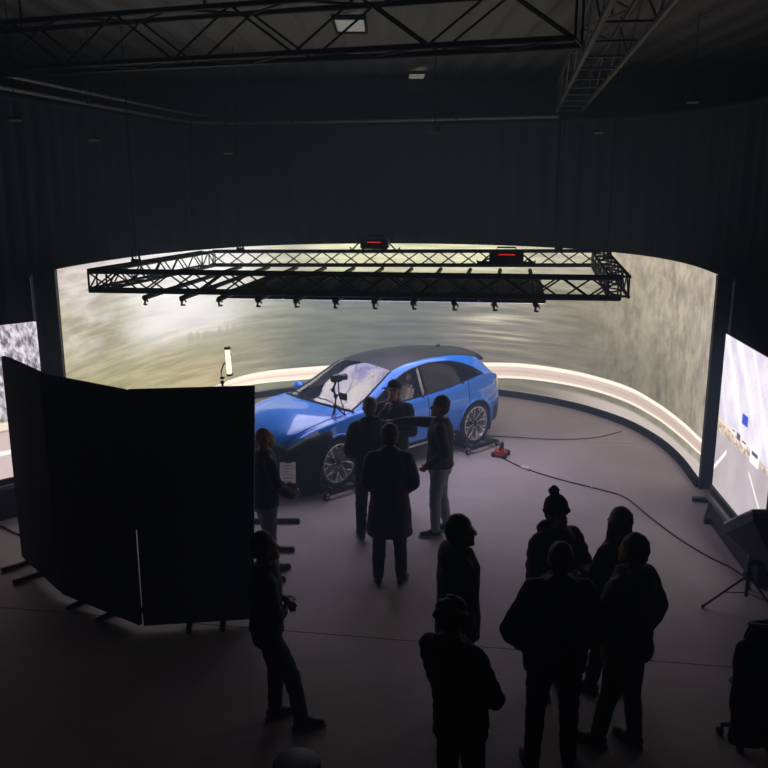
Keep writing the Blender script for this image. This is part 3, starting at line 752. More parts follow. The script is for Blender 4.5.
fz9 = mono([(2.22, .69), (2.1, .79), (1.9, .885), (1.5, .99), (1.05, 1.035), (.75, 1.18), (.4, 1.37), (.15, 1.49), (-.1, 1.55), (-.4, 1.582), (-.8, 1.58), (-1.2, 1.56), (-1.6, 1.51), (-1.85, 1.455), (-2.0, 1.30), (-2.15, 1.14), (-2.28, 1.02)])
fz0 = mono([(2.22, .20), (1.5, .19), (-1.5, .20), (-2.28, .28)])
fbow = mono([(2.22, .15), (1.5, .15), (1.05, .13), (.5, .06), (0, 0), (-1.2, 0), (-1.8, -.05), (-2.28, -.08)])
feat = [2.22, 1.05, .86, .15, -.38, -1.3, -1.72, -1.85, -2.15, -2.28, 1.62, -.88]
XS = []
fs_ = sorted(feat)
for a, b in zip(fs_[:-1], fs_[1:]):
    n = max(1, round((b-a)/0.045)); XS += [a+(b-a)*k/n for k in range(n)]
XS.append(fs_[-1]); XS = np.array(XS)
def rows_at(x):
    Wd = fW(x); z4 = fz4(x)
    r_ = [(Wd-.12, fz0(x)), (Wd-.035, .34), (Wd, .60), (Wd-.012, .80 if z4 > .86 else .60+(z4-.6)*.7), (Wd-.05, z4)]
    win = (1 if x < .87 else 0)
    z5 = z4+.022; y5 = Wd-.088
    z6, y6 = fz6(x), fy6(x)
    z5 = min(z5, z6-.004)
    r_ += [(y5, z5), (y6, z6), (fy7(x), fz7(x))]
    z9 = fz9(x); z7 = fz7(x)
    r_ += [(fy7(x)*.55, z9-(z9-z7)*.28), (0.0, z9)]
    # keep rows ordered in the nose
    return r_
SUB = 3
def section(x):
    P = [np.array(p, float) for p in rows_at(x)]
    mirror = np.array([-P[-2][0], P[-2][1]])
    Q = [2*P[0]-P[1]] + P + [mirror]; o = []
    for i in range(1, len(Q)-2):
        a, b, c, d = Q[i-1:i+3]
        for k in range(SUB):
            t_ = k/SUB; o.append(.5*(2*b+(c-a)*t_*1.0+(2*a-5*b+4*c-d)*t_*t_+(3*b-a-3*c+d)*t_**3))
    o.append(P[-1]); return np.array(o)
SEC = np.array([section(x) for x in XS]); NJ = SEC.shape[1]
BODY = np.zeros((len(XS), NJ, 3))
for i, x in enumerate(XS):
    yy = SEC[i][:, 0]; BODY[i][:, 1] = yy; BODY[i][:, 2] = SEC[i][:, 1]
    BODY[i][:, 0] = x + fbow(x)*(1-np.clip(np.abs(yy)/fW(x), 0, 1)**2.2)
WCX, WCZ, ARCH = 1.486, 0.365, 0.415
car_cells = {}
def part_of(i, j):
    xm = (XS[i]+XS[i+1])/2; s_ = j//SUB
    if s_ == 0 or (s_ == 1 and xm < -1.93): return 'lower_cladding'
    if s_ in (1, 2, 3, 4):
        if -.38 < xm < .86: return 'front_door'
        if -1.3 < xm < -.38: return 'rear_door'
        return 'body'
    if s_ == 5:
        if -.38 < xm < .86: return 'front_side_window'
        if -1.72 < xm < -.38: return 'rear_side_window'
        return 'bonnet' if 1.05 < xm else 'body'
    if s_ == 6: return 'bonnet' if xm > 1.05 else 'body'
    if xm > 1.05: return 'bonnet'
    if xm > .15: return 'windscreen'
    if xm > -1.85: return 'roof'
    if xm > -2.15: return 'rear_window'
    return 'body'
def arch_fix(p):
    """push a side vertex out of the wheel arch; returns point and whether it lay inside"""
    for c in (WCX, -WCX):
        dx, dz = p[0]-c, p[2]-WCZ; r_ = math.hypot(dx, dz)
        if r_ < ARCH: return c, r_
    return None, 9
parts = {}
for side in (1, -1):
    for i in range(len(XS)-1):
        for j in range(NJ-1):
            q_ = [BODY[i][j].copy(), BODY[i+1][j].copy(), BODY[i+1][j+1].copy(), BODY[i][j+1].copy()]
            if j//SUB <= 2:
                ins = [arch_fix(p) for p in q_]
                if all(k[1] < ARCH for k in ins): continue
                for p, (c, r_) in zip(q_, ins):
                    if c is not None:
                        dx, dz = p[0]-c, p[2]-WCZ
                        if r_ < 1e-4: dx, dz, r_ = 0, 1, 1
                        p[0] = c+dx/r_*ARCH; p[2] = WCZ+dz/r_*ARCH
            nm = part_of(i, j)
            key = (nm, side if 'door' in nm or 'side_window' in nm else 0)
            parts.setdefault(key, []).append([(p[0], p[1]*side, p[2]) for p in q_])
# caps at nose and tail
for e, nm in ((len(XS)-1, 'front_bumper'), (0, 'body')):
    for j in range(NJ-1):
        for k in range(8):
            def cp(jj, kk):
                p = BODY[e][jj]; y = p[1]*(1-2*kk/8.0); x = XS[e]+fbow(XS[e])*(1-np.clip(abs(y)/fW(XS[e]), 0, 1)**2.2)
                return (x, y, p[2])
            parts.setdefault((nm, 0), []).append([cp(j, k), cp(j, k+1), cp(j+1, k+1), cp(j+1, k)])
def weld(quads, name, m, parent, tol=1e-4):
    idx = {}; vs = []; fs = []
    for q_ in quads:
        f = []
        for p in q_:
            k = tuple(round(c/tol) for c in p)
            if k not in idx: idx[k] = len(vs); vs.append(p)
            if idx[k] not in f: f.append(idx[k])
        if len(f) > 2: fs.append(tuple(f))
    return MB().add(vs, fs).build(name, m, parent, True, 50)

M_paint = bpy.data.materials.new('blue_paint'); M_paint.use_nodes = True
_b = M_paint.node_tree.nodes['Principled BSDF']; _nt = M_paint.node_tree
_tc = _nt.nodes.new('ShaderNodeTexCoord'); _n = noise(_nt, _tc.outputs['Object'], 220.0, 2.0)
_nt.links.new(mixc(_nt, _n.step(0.4, 0.6), (4, 126, 236), (8, 138, 248)), _b.inputs['Base Color'])
_b.inputs['Roughness'].default_value = 0.3; _b.inputs['Metallic'].default_value = 0.1; _b.inputs['Coat Weight'].default_value = 1.0; _b.inputs['Coat Roughness'].default_value = 0.03
M_roof = mat('black_roof', (24, 25, 27), 0.45, coat=0.0, spec=0.3)
M_clad = mat('grey_cladding', (20, 20, 22), 0.5)
M_ws = glass_mat('windscreen_glass', (190, 195, 200), 0.15)
M_tint = glass_mat('tinted_glass', (50, 54, 58), 0.02)
M_tyre = mat('tyre', (20, 20, 21), 0.8, bump=0.2, scale=80)
M_rim = mat('machined_rim', (232, 228, 222), 0.35, 0.5)
M_rimb = mat('black_rim', (24, 24, 26), 0.35, 0.5)
M_beige = mat('beige_leather', (242, 220, 182), 0.55)
M_int = mat('dark_interior', (26, 26, 28), 0.7)
M_lampw = mat('headlamp_glass', (225, 230, 238), 0.12, coat=1.0)
M_lampr = mat('tail_lamp', (120, 10, 14), 0.15, coat=1.0)

CARLOC = (-0.19, 13.27, 0.055); CARYAW = 3.9050
car = thing('electric_car', 'bright blue electric crossover car with black roof and open driver window', 'car', CARLOC, CARYAW)
PM = {'body': M_paint, 'front_door': M_paint, 'rear_door': M_paint, 'bonnet': M_paint, 'front_bumper': M_paint, 'lower_cladding': M_clad,
      'windscreen': M_ws, 'rear_window': M_tint, 'front_side_window': M_tint, 'rear_side_window': M_tint, 'roof': M_roof}
car_part = {}
for (nm, sd), qs in parts.items():
    if nm == 'front_side_window' and sd == 1: continue          # driver window is rolled down
    car_part[(nm, sd)] = weld(qs, nm, PM[nm], car)
car_part[('roof', 0)]['label'] = 'gloss black roof panel'
car_part[('windscreen', 0)]['label'] = 'raked windscreen full of pale reflections'
def surf(x, row, off=0.0, side=1):
    """a point on the body surface at station x, feature row (may be fractional)"""
    s_ = section(x); k = row*SUB; i = int(min(max(math.floor(k), 0), NJ-2)); t_ = k-i
    p = s_[i]*(1-t_)+s_[i+1]*t_
    return Vector((x+fbow(x)*(1-min(1, abs(p[0])/fW(x))**2.2), (p[0]+off)*side, p[1]))
# dark seams between panels, window trim
seam = mat('panel_gap', (8, 10, 16), 0.8)
for sd in (1, -1):
    for x0 in (.86, -.38, -1.3):
        MB().tube([surf(x0, r_, 0.001, sd) for r_ in np.linspace(1.0, 4.9, 14)], 0.005, 6).build('door_seam', seam, car)
    MB().tube([surf(x, 1.0, 0.003, sd) for x in np.linspace(.86, -1.3, 30) if abs(abs(x)-WCX) > ARCH*0.9], 0.007, 6).build('sill_seam', seam, car)
    ring = [surf(x, 5.0, 0.004, sd) for x in np.linspace(.86, -1.72, 40)] + [surf(x, 6.0, 0.004, sd) for x in np.linspace(-1.70, .85, 40)]
    MB().tube(ring, 0.011, 6, True).build('window_trim', M_roof, car)
    MB().tube([surf(-.38, r_, 0.006, sd) for r_ in np.linspace(5, 6, 8)], 0.028, 6).build('door_pillar', M_roof, car)
    MB().tube([surf(x, 7.0, 0.002, sd) for x in np.linspace(1.04, .16, 24)], 0.014, 6).build('screen_trim', M_roof, car)
    MB().tube([surf(x, 0.55, 0.01, sd) for x in np.linspace(1.02, -1.02, 30)], 0.016, 6).build('sill_trim', M_silver, car)
    # wheel arch lips and liners
    for c in (WCX, -WCX):
        arc = []
        for k in range(25):
            a = R(-12+204*k/24); xx = c+ARCH*math.cos(a); zz = WCZ+ARCH*math.sin(a)
            Wd = fW(np.clip(xx, -2.28, 2.22)); y = Wd-0.012 if zz > .5 else Wd-0.03-max(0, .34-zz)*.45
            arc.append((xx, y*sd, max(zz, .2)))
        MB().tube(arc, 0.022, 6).build('arch_trim', M_clad if False else M_paint, car)
        lin_ = MB(); vs = []; 
        for yk in (0.93, 0.55):
            for k in range(25):
                a = R(-25+230*k/24); vs.append((c+(ARCH+.01)*math.cos(a), min(yk, fW(np.clip(c+ARCH*math.cos(a), -2.28, 2.22))-.02)*sd, WCZ+(ARCH+.01)*math.sin(a)))
        lin_.add(vs, [(k, k+1, 26+k, 25+k) for k in range(24)] + [tuple(range(25, 50))]).build('wheel_well', M_int, car)
    # mirror
    mr = MB().ell((.70, .99*sd, 1.045), (.075, .115, .07), None, 14, 8).build('wing_mirror', M_paint, car, True)
    MB().capsule((.74, .87*sd, 1.0), (.71, .95*sd, 1.02), .03, .025).build('mirror_arm', M_roof, mr)
    MB().box((.635, .99*sd, 1.045), (.02, .17, .1), None, .008).build('mirror_glass', M_silver, mr)
    # lights
    hl = MB(); P = [[surf(x, r_, 0.006, sd) for x in np.linspace(1.78, 2.19, 8)] for r_ in np.linspace(3.55, 4.55, 4)]
    vs = [p for rw in P for p in rw]
    hl.add(vs, [(a*8+b, a*8+b+1, a*8+b+9, a*8+b+8) for a in range(3) for b in range(7)]).build('headlamp', M_lampw, car, True)
    tl = MB(); P = [[surf(x, r_, 0.006, sd) for x in np.linspace(-2.27, -2.05, 5)] for r_ in np.linspace(3.2, 4.3, 4)]
    vs = [p for rw in P for p in rw]
    tl.add(vs, [(a*5+b, a*5+b+1, a*5+b+6, a*5+b+5) for a in range(3) for b in range(4)]).build('tail_lamp', M_lampr, car, True)
    # door buttons
    for x0 in (-.28, -1.18):
        MB().ell(surf(x0, 4.4, 0.004, sd), (.03, .008, .012)).build('door_button', M_roof, car, True)
# bonnet creases
for sd in (1, -1):
    MB().tube([surf(x, 6.6, 0, sd)+Vector((0, 0, .002)) for x in np.linspace(1.08, 2.12, 24)], 0.006, 6).build('bonnet_crease', M_paint, car, True)
MB().tube([surf(1.05, r_, 0, 1)+Vector((0, 0, .003)) for r_ in np.linspace(6.2, 9, 14)] + [surf(1.05, r_, 0, -1)+Vector((0, 0, .003)) for r_ in np.linspace(8.9, 6.2, 14)], 0.02, 6).build('cowl_trim', M_roof, car)
# wipers
for y0, y1 in ((0.55, -0.05), (-0.05, -0.6)):
    MB().tube([(1.19-.12*abs(y0), y0, 1.045), (1.13, (y0+y1)/2, 1.10), (1.13, y1, 1.10)], 0.008, 6).build('wiper', M_rubber, car)
# shark fin, rear spoiler
MB().add([(-1.55, 0, 1.485), (-1.36, .025, 1.52), (-1.36, -.025, 1.52), (-1.57, .02, 1.49), (-1.57, -.02, 1.49), (-1.56, 0, 1.575), (-1.36, 0, 1.525)],
         [(1, 3, 5, 6), (2, 6, 5, 4), (3, 4, 5), (1, 6, 2), (1, 2, 4, 3)]).build('aerial_fin', M_roof, car)
sp = [surf(-1.84, r_, 0, 1) for r_ in np.linspace(6.9, 9, 10)] + [surf(-1.84, r_, 0, -1) for r_ in np.linspace(8.9, 6.9, 10)]
n = len(sp); vs = [p+Vector((.05, 0, .012)) for p in sp] + [p+Vector((-.13, 0, .0)) for p in sp] + [p+Vector((-.13, 0, -.025)) for p in sp] + [p+Vector((.05, 0, -.02)) for p in sp]
MB().add(vs, [(a*n+k, a*n+k+1, ((a+1) % 4)*n+k+1, ((a+1) % 4)*n+k) for a in range(4) for k in range(n-1)] + [(0, n, 2*n, 3*n), (n-1, 2*n-1, 3*n-1, 4*n-1)]).build('roof_spoiler', M_roof, car)
# floor pan and interior
MB().box((0.0, 0, .24), (4.1, 1.12, .12), None, .03).box((0, 0, .26), (2.0, 1.56, .1), None, .03).build('floor_pan', M_int, car)
MB().box((.82, 0, .86), (.34, 1.44, .2), None, .05).box((.62, .0, .80), (.2, 1.4, .12), None, .04).build('dashboard', M_int, car)
MB().box((-.15, 0, .52), (1.0, .2, .32), None, .04).build('centre_console', M_int, car)
def seat(x, y, wid=.5):
    s_ = MB().box((x+.08, y, .56), (.52, wid, .16), Matrix.Rotation(R(-6), 3, 'Y'), .06).build('seat_cushion', M_beige, car, True)
    MB().box((x-.22, y, .86), (.15, wid, .62), Matrix.Rotation(R(-14), 3, 'Y'), .06).build('seat_back', M_beige, car, True)
    MB().box((x-.33, y, 1.26), (.1, .26, .17), Matrix.Rotation(R(-10), 3, 'Y'), .04).build('headrest', M_beige, car, True)
seat(0.0, .40); seat(0.0, -.40); seat(-.95, .36, .6); seat(-.95, -.36, .6)
MB().tube([(.42+.06*math.sin(a), .40+.18*math.cos(a), .93+.17*math.sin(a)) for a in np.linspace(0, 2*math.pi, 24, endpoint=False)], .016, 8, True).cyl((.42, .40, .93), (.62, .40, .86), .03).box((.42, .40, .93), (.02, .32, .05)).build('steering_wheel', M_int, car, True)
# the two inner pillars of the open driver window
MB().tube([surf(-.36, r_, -0.03, 1) for r_ in np.linspace(4.9, 6, 8)], .03, 6).build('seat_belt', M_beige, car)

# wheels
def make_wheel():
    w_ = bpy.data.objects.new('wheel', None)
    prof = [(.27, -.11), (.315, -.122), (.35, -.112), (.368, -.085), (.372, 0), (.368, .085), (.35, .112), (.315, .122), (.275, .11)]
    ty = MB().lathe(prof, axis='y', seg=48).build('tyre', M_tyre, car, True)
    rim = MB().lathe([(.272, .117), (.288, .112), (.276, .09), (.262, .05), (.255, -.1)], axis='y', seg=48).build('rim', M_rim, ty, True)
    MB().lathe([(.0, .02), (.2, .02), (.2, .0), (.0, .0)], axis='y', seg=32).build('brake_disc', M_alu, ty)
    sp_ = MB()
    for k in range(8):
        a = 2*math.pi*k/8
        def pt(r_, da, h): return (r_*math.cos(a+da), h, r_*math.sin(a+da))
        sp_.tube([pt(.05, 0, .085), pt(.13, .04, .092), pt(.215, .16, .1), pt(.278, .24, .106)], .0115, 5)
        sp_.tube([pt(.13, .04, .092), pt(.215, -.10, .1), pt(.278, -.2, .106)], .0105, 5)
    sp_.build('spokes', M_rim, ty, True)
    MB().lathe([(.0, .095), (.045, .095), (.055, .085), (.055, .05)], axis='y', seg=20).build('hub_cap', M_rimb, ty, True)
    bpy.data.objects.remove(w_)
    return ty
w0 = make_wheel(); w0.name = 'wheel'; w0.location = (WCX, .80, WCZ)
for x, y, rz in ((-WCX, .80, 0), (WCX, -.80, math.pi), (-WCX, -.80, math.pi)):
    c = copy_tree(w0, car); c.location = (x, y, WCZ); c.rotation_euler = (0, 0.3, rz)

# black cloth hung over the nose of the car
cx = []
for x in np.linspace(1.56, 2.22, 12): cx.append((x, None))
path = [(x, fW(x)+.045) for x in np.linspace(1.60, 2.20, 14)]
for y in np.linspace(.66, -.62, 22):
    path.append((2.24+.15*(1-abs(y/.7)**2.2)+.03, y))
vs = []; nz = 12; n = len(path)
for k in range(nz+1):
    t_ = k/nz
    for i, (x, y) in enumerate(path):
        zt = min(fz4(min(x, 2.2))+.0, .86) if i < 14 else .70+.06*(1-abs(y/.7)**2)
        zt += .015*math.sin(i*.9)
        xx = x
        if i < 5: xx = x+(.30-.06*i)*min(1, (1-t_)*1.6)
        rip = .022*math.sin(i*1.3+2*t_)*(1-t_)
        z = .035+(zt-.035)*t_
        yy = y+rip if i < 14 else y
        if i >= 14: xx += rip
        inn = max(0, t_-.9)*.5
        vs.append((xx-(inn if i >= 14 else 0), yy-(inn if i < 14 else 0), z))
t = thing('black_cloth', 'black cloth hung over the nose of the blue car', 'cloth', CARLOC, CARYAW)
o = MB().add(vs, [(k*n+i, k*n+i+1, (k+1)*n+i+1, (k+1)*n+i) for k in range(nz) for i in range(n-1)]).build('cloth', mat('nose_cloth', (24, 25, 28), .9, bump=.2, scale=120), t, True, 0)
md = o.modifiers.new('thickness', 'SOLIDIFY'); md.thickness = 0.006

# wheel dollies
def dolly(pos, label, red):
    t = thing('wheel_dolly', label, 'dolly', pos, CARYAW, 'wheel dollies under the car')
    c = M_black
    for s_ in (-1, 1):
        MB().cyl((s_*.24, -.22, .11), (s_*.24, .26, .11), .035, seg=12).build('roller', M_alu, t, True)
        MB().box((s_*.31, .02, .1), (.05, .56, .05), None, .01).build('side_rail', c, t)
    MB().box((0, .29, .1), (.66, .05, .06), None, .01).build('cross_bar', c, t)
    MB().tube([(.34, .29, .1), (.46, .34, .2), (.50, .36, .30)], .018, 8).build('lever', c, t)
    for sx_, sy_ in ((-1, -1), (-1, 1), (1, -1), (1, 1)):
        x, y = sx_*.37, .02+sy_*.25
        cs = MB().lathe([(.0, -.02), (.045, -.02), (.05, -.012), (.05, .012), (.045, .02), (.0, .02)], (x, y, .05), 'y', 16).build('caster', M_rubber, t, True)
        MB().box((x, y, .1), (.05, .07, .03), None, .006).lathe([(0, -.024), (.02, -.024), (.02, .024), (0, .024)], (x, y, .05), 'y', 10).build('fork', M_silver, cs)
    return t
fw = Vector((math.cos(CARYAW), math.sin(CARYAW), 0)); lf = Vector((-fw.y, fw.x, 0))
for a, b, lab, rd in ((WCX, .80, 'wheel dolly under the near front wheel of the car', False), (-WCX, .80, 'wheel dolly under the near rear wheel beside the red jack', True),
                      (WCX, -.80, 'wheel dolly under the far front wheel of the car', False), (-WCX, -.80, 'wheel dolly under the far rear wheel of the car', False)):
    d_ = dolly(Vector((CARLOC[0], CARLOC[1], 0))+fw*a+lf*b, lab, rd)
    if b < 0: d_.rotation_euler.z += math.pi
p = Vector((CARLOC[0], CARLOC[1], 0))+fw*(-WCX+.02)+lf*(1.46)
t = thing('dolly_jack', 'small black and red jack on the floor behind the rear wheel', 'jack', p, CARYAW+.4)
MB().box((0, 0, .06), (.26, .2, .07), None, .02).build('case', M_red, t)
MB().tube([(-.1, 0, .1), (-.08, 0, .2), (.06, .02, .22), (.12, .02, .12)], .022, 8).build('handle', M_rubber, t, True)
for s_ in (-1, 1): MB().lathe([(0, -.02), (.04, -.02), (.04, .02), (0, .02)], (s_*.1, -.1, .04), 'y', 14).build('wheel', M_rubber, t, True)
for s_ in (-1, 1): MB().lathe([(0, -.02), (.04, -.02), (.04, .02), (0, .02)], (s_*.1, .1, .04), 'y', 14).build('wheel', M_rubber, t, True)

# camera rig clamped on the bonnet
hb = Vector(CARLOC)+fw*1.30+lf*.60; hz = fz9(1.3)-.03
t = thing('camera_rig', 'small black camera on an articulated arm standing on the blue bonnet', 'camera rig', (hb.x, hb.y, hz), CARYAW)
for k, (x, y) in enumerate(((0, 0), (.16, .12), (-.1, .2))):
    MB().lathe([(0, .0), (.055, .0), (.05, .02), (.02, .035), (0, .035)], (x, y, -.05*abs(y)), 'z', 16).build('suction_cup', M_rubber, t, True)
    MB().cyl((x, y, .03-.05*abs(y)), (.03, .06, .2), .012, seg=8).build('leg', M_black, t)
MB().tube([(.03, .06, .2), (.0, .04, .34), (.06, .05, .44), (.02, .06, .54)], .016, 8).build('arm', M_black, t, True)
for p in ((.03, .06, .2), (0, .04, .34), (.06, .05, .44)): MB().ell(p, (.032, .032, .032)).build('joint', M_black, t, True)
MB().box((.0, .06, .60), (.16, .1, .1), None, .015).build('camera_body', M_plastic, t)
MB().cyl((-.08, .06, .60), (-.17, .06, .60), .042, .05, 16).build('lens', M_plastic, t, True)
MB().box((.0, .2, .36), (.03, .16, .1), None, .01).build('monitor', M_plastic, t)
MB().cyl((0, .06, .36), (0, .14, .36), .01).build('monitor_arm', M_black, t)
MB().tube([(0, .1, .58), (.08, .2, .4), (.02, .22, .22), (-.06, .18, .03)], .008, 6).build('cable', M_rubber, t, True)

# ------------------------------------------------------------------ people
def sinnoise(P, f, seed):
    r_ = np.random.default_rng(seed); o = np.zeros(len(P))
    for k in range(6):
        d = r_.normal(size=3); d /= np.linalg.norm(d); o += np.sin(P@(d*f*(1+0.35*k))+r_.uniform(0, 6.28))/(1+0.3*k)
    return o/3.0
def solid(mb, name, voxel, m, parent, smooth=4, wrinkle=0.0, wf=22.0, quilt=0.0, seed=1):
    """union of overlapping closed shapes as ONE continuous skin"""
    me = mb.mesh(name); o = bpy.data.objects.new(name, me); col.objects.link(o)
    a = o.modifiers.new('r', 'REMESH'); a.mode = 'VOXEL'; a.voxel_size = voxel; a.adaptivity = 0.0
    if smooth:
        b = o.modifiers.new('s', 'SMOOTH'); b.iterations = smooth; b.factor = 0.5
    dg = bpy.context.evaluated_depsgraph_get(); dg.update()
    me2 = bpy.data.meshes.new_from_object(o.evaluated_get(dg)); me2.name = name
    bpy.data.objects.remove(o); bpy.data.meshes.remove(me)
    if wrinkle or quilt:
        n = len(me2.vertices); co = np.zeros(n*3); me2.vertices.foreach_get('co', co); co = co.reshape(-1, 3)
        no = np.zeros(n*3); me2.vertex_normals.foreach_get('vector', no); no = no.reshape(-1, 3)
        w_ = sinnoise(co*np.array([1, 1, 1.7]), wf, seed)*wrinkle
        if quilt: w_ += (np.abs(np.sin(co[:, 2]*math.pi/0.085))-0.6)*quilt
        co = co + no*w_[:, None]; me2.vertices.foreach_set('co', co.ravel()); me2.update()
    me2.polygons.foreach_set('use_smooth', [True]*len(me2.polygons)); me2.materials.clear(); me2.materials.append(m)
    return link(name, me2, None, parent)

M_skin = mat('skin', (178, 132, 108), 0.55)
M_skind = mat('skin_tan', (150, 108, 88), 0.55)
M_eye = mat('eye_dark', (24, 20, 18), 0.2)
M_hairb = mat('dark_brown_hair', (38, 30, 26), 0.6, bump=0.6, scale=140)
M_hairk = mat('black_hair', (22, 20, 20), 0.6, bump=0.6, scale=140)
M_hairg = mat('grey_brown_hair', (124, 104, 88), 0.6, bump=0.6, scale=140)
M_hairl = mat('long_brown_hair', (104, 84, 70), 0.55, bump=0.7, scale=120)
M_jblack = mat('black_jacket', (32, 32, 36), 0.75, bump=0.15, scale=160)
M_jdark = mat('charcoal_jacket', (46, 47, 53), 0.75, bump=0.15, scale=160)
M_jgreen = mat('dark_olive_jacket', (58, 60, 58), 0.7, bump=0.15, scale=160)
M_knit = mat('black_knit', (22, 22, 25), 0.9, bump=0.5, scale=200)
M_jeans = mat('blue_grey_jeans', (128, 138, 154), 0.85, bump=0.3, scale=200, var=0.2)
M_djeans = mat('dark_jeans', (38, 42, 54), 0.85, bump=0.3, scale=200)
M_trk = mat('black_trousers', (22, 22, 25), 0.8)
M_shoe = mat('dark_shoe', (26, 25, 26), 0.5)
M_sole = mat('pale_sole', (150, 148, 145), 0.6)
M_solek = mat('dark_sole', (40, 38, 38), 0.7)

def hand(mb, wrist, d, side, curl=0.5, up=None, s=1.0):
    """palm and five separate fingers leaving the wrist along d"""
    d = Vector(d).normalized(); w_ = Vector(wrist)
    n_ = Vector(up) if up is not None else Vector((-side, 0.15, 0))      # palm normal
    n_ = (n_-d*n_.dot(d)).normalized(); a = d.cross(n_).normalized()
    pc = w_+d*0.05*s
    mb.capsule(w_, w_+d*0.085*s, 0.031*s, 0.036*s, (n_, 0.5), 10, 3)
    for k, (o_, L, r_) in enumerate(((-0.030, 0.070, .0092), (-0.010, 0.080, .0096), (0.010, 0.075, .0092), (0.029, 0.058, .0086))):
        b0 = w_+d*(0.085-0.006*abs(k-1.3))*s+a*o_*s
        d1 = (d+n_*curl*0.9+a*o_*3).normalized(); b1 = b0+d1*L*0.52*s
        d2 = (d1+n_*curl*1.5).normalized(); b2 = b1+d2*L*0.5*s
        mb.capsule(b0, b1, r_*s, r_*s, None, 8, 2); mb.capsule(b1, b2, r_*s, r_*0.85*s, None, 8, 2)
    t0 = w_+d*0.028*s-a*0.026*s
    d1 = (d*0.75-a*0.6+n_*0.45).normalized(); t1 = t0+d1*0.042*s; d2 = (d-a*0.1+n_*0.5).normalized()
    mb.capsule(t0, t1, .0135*s, .0115*s, None, 8, 2); mb.capsule(t1, t1+d2*0.034*s, .0112*s, .0095*s, None, 8, 2)

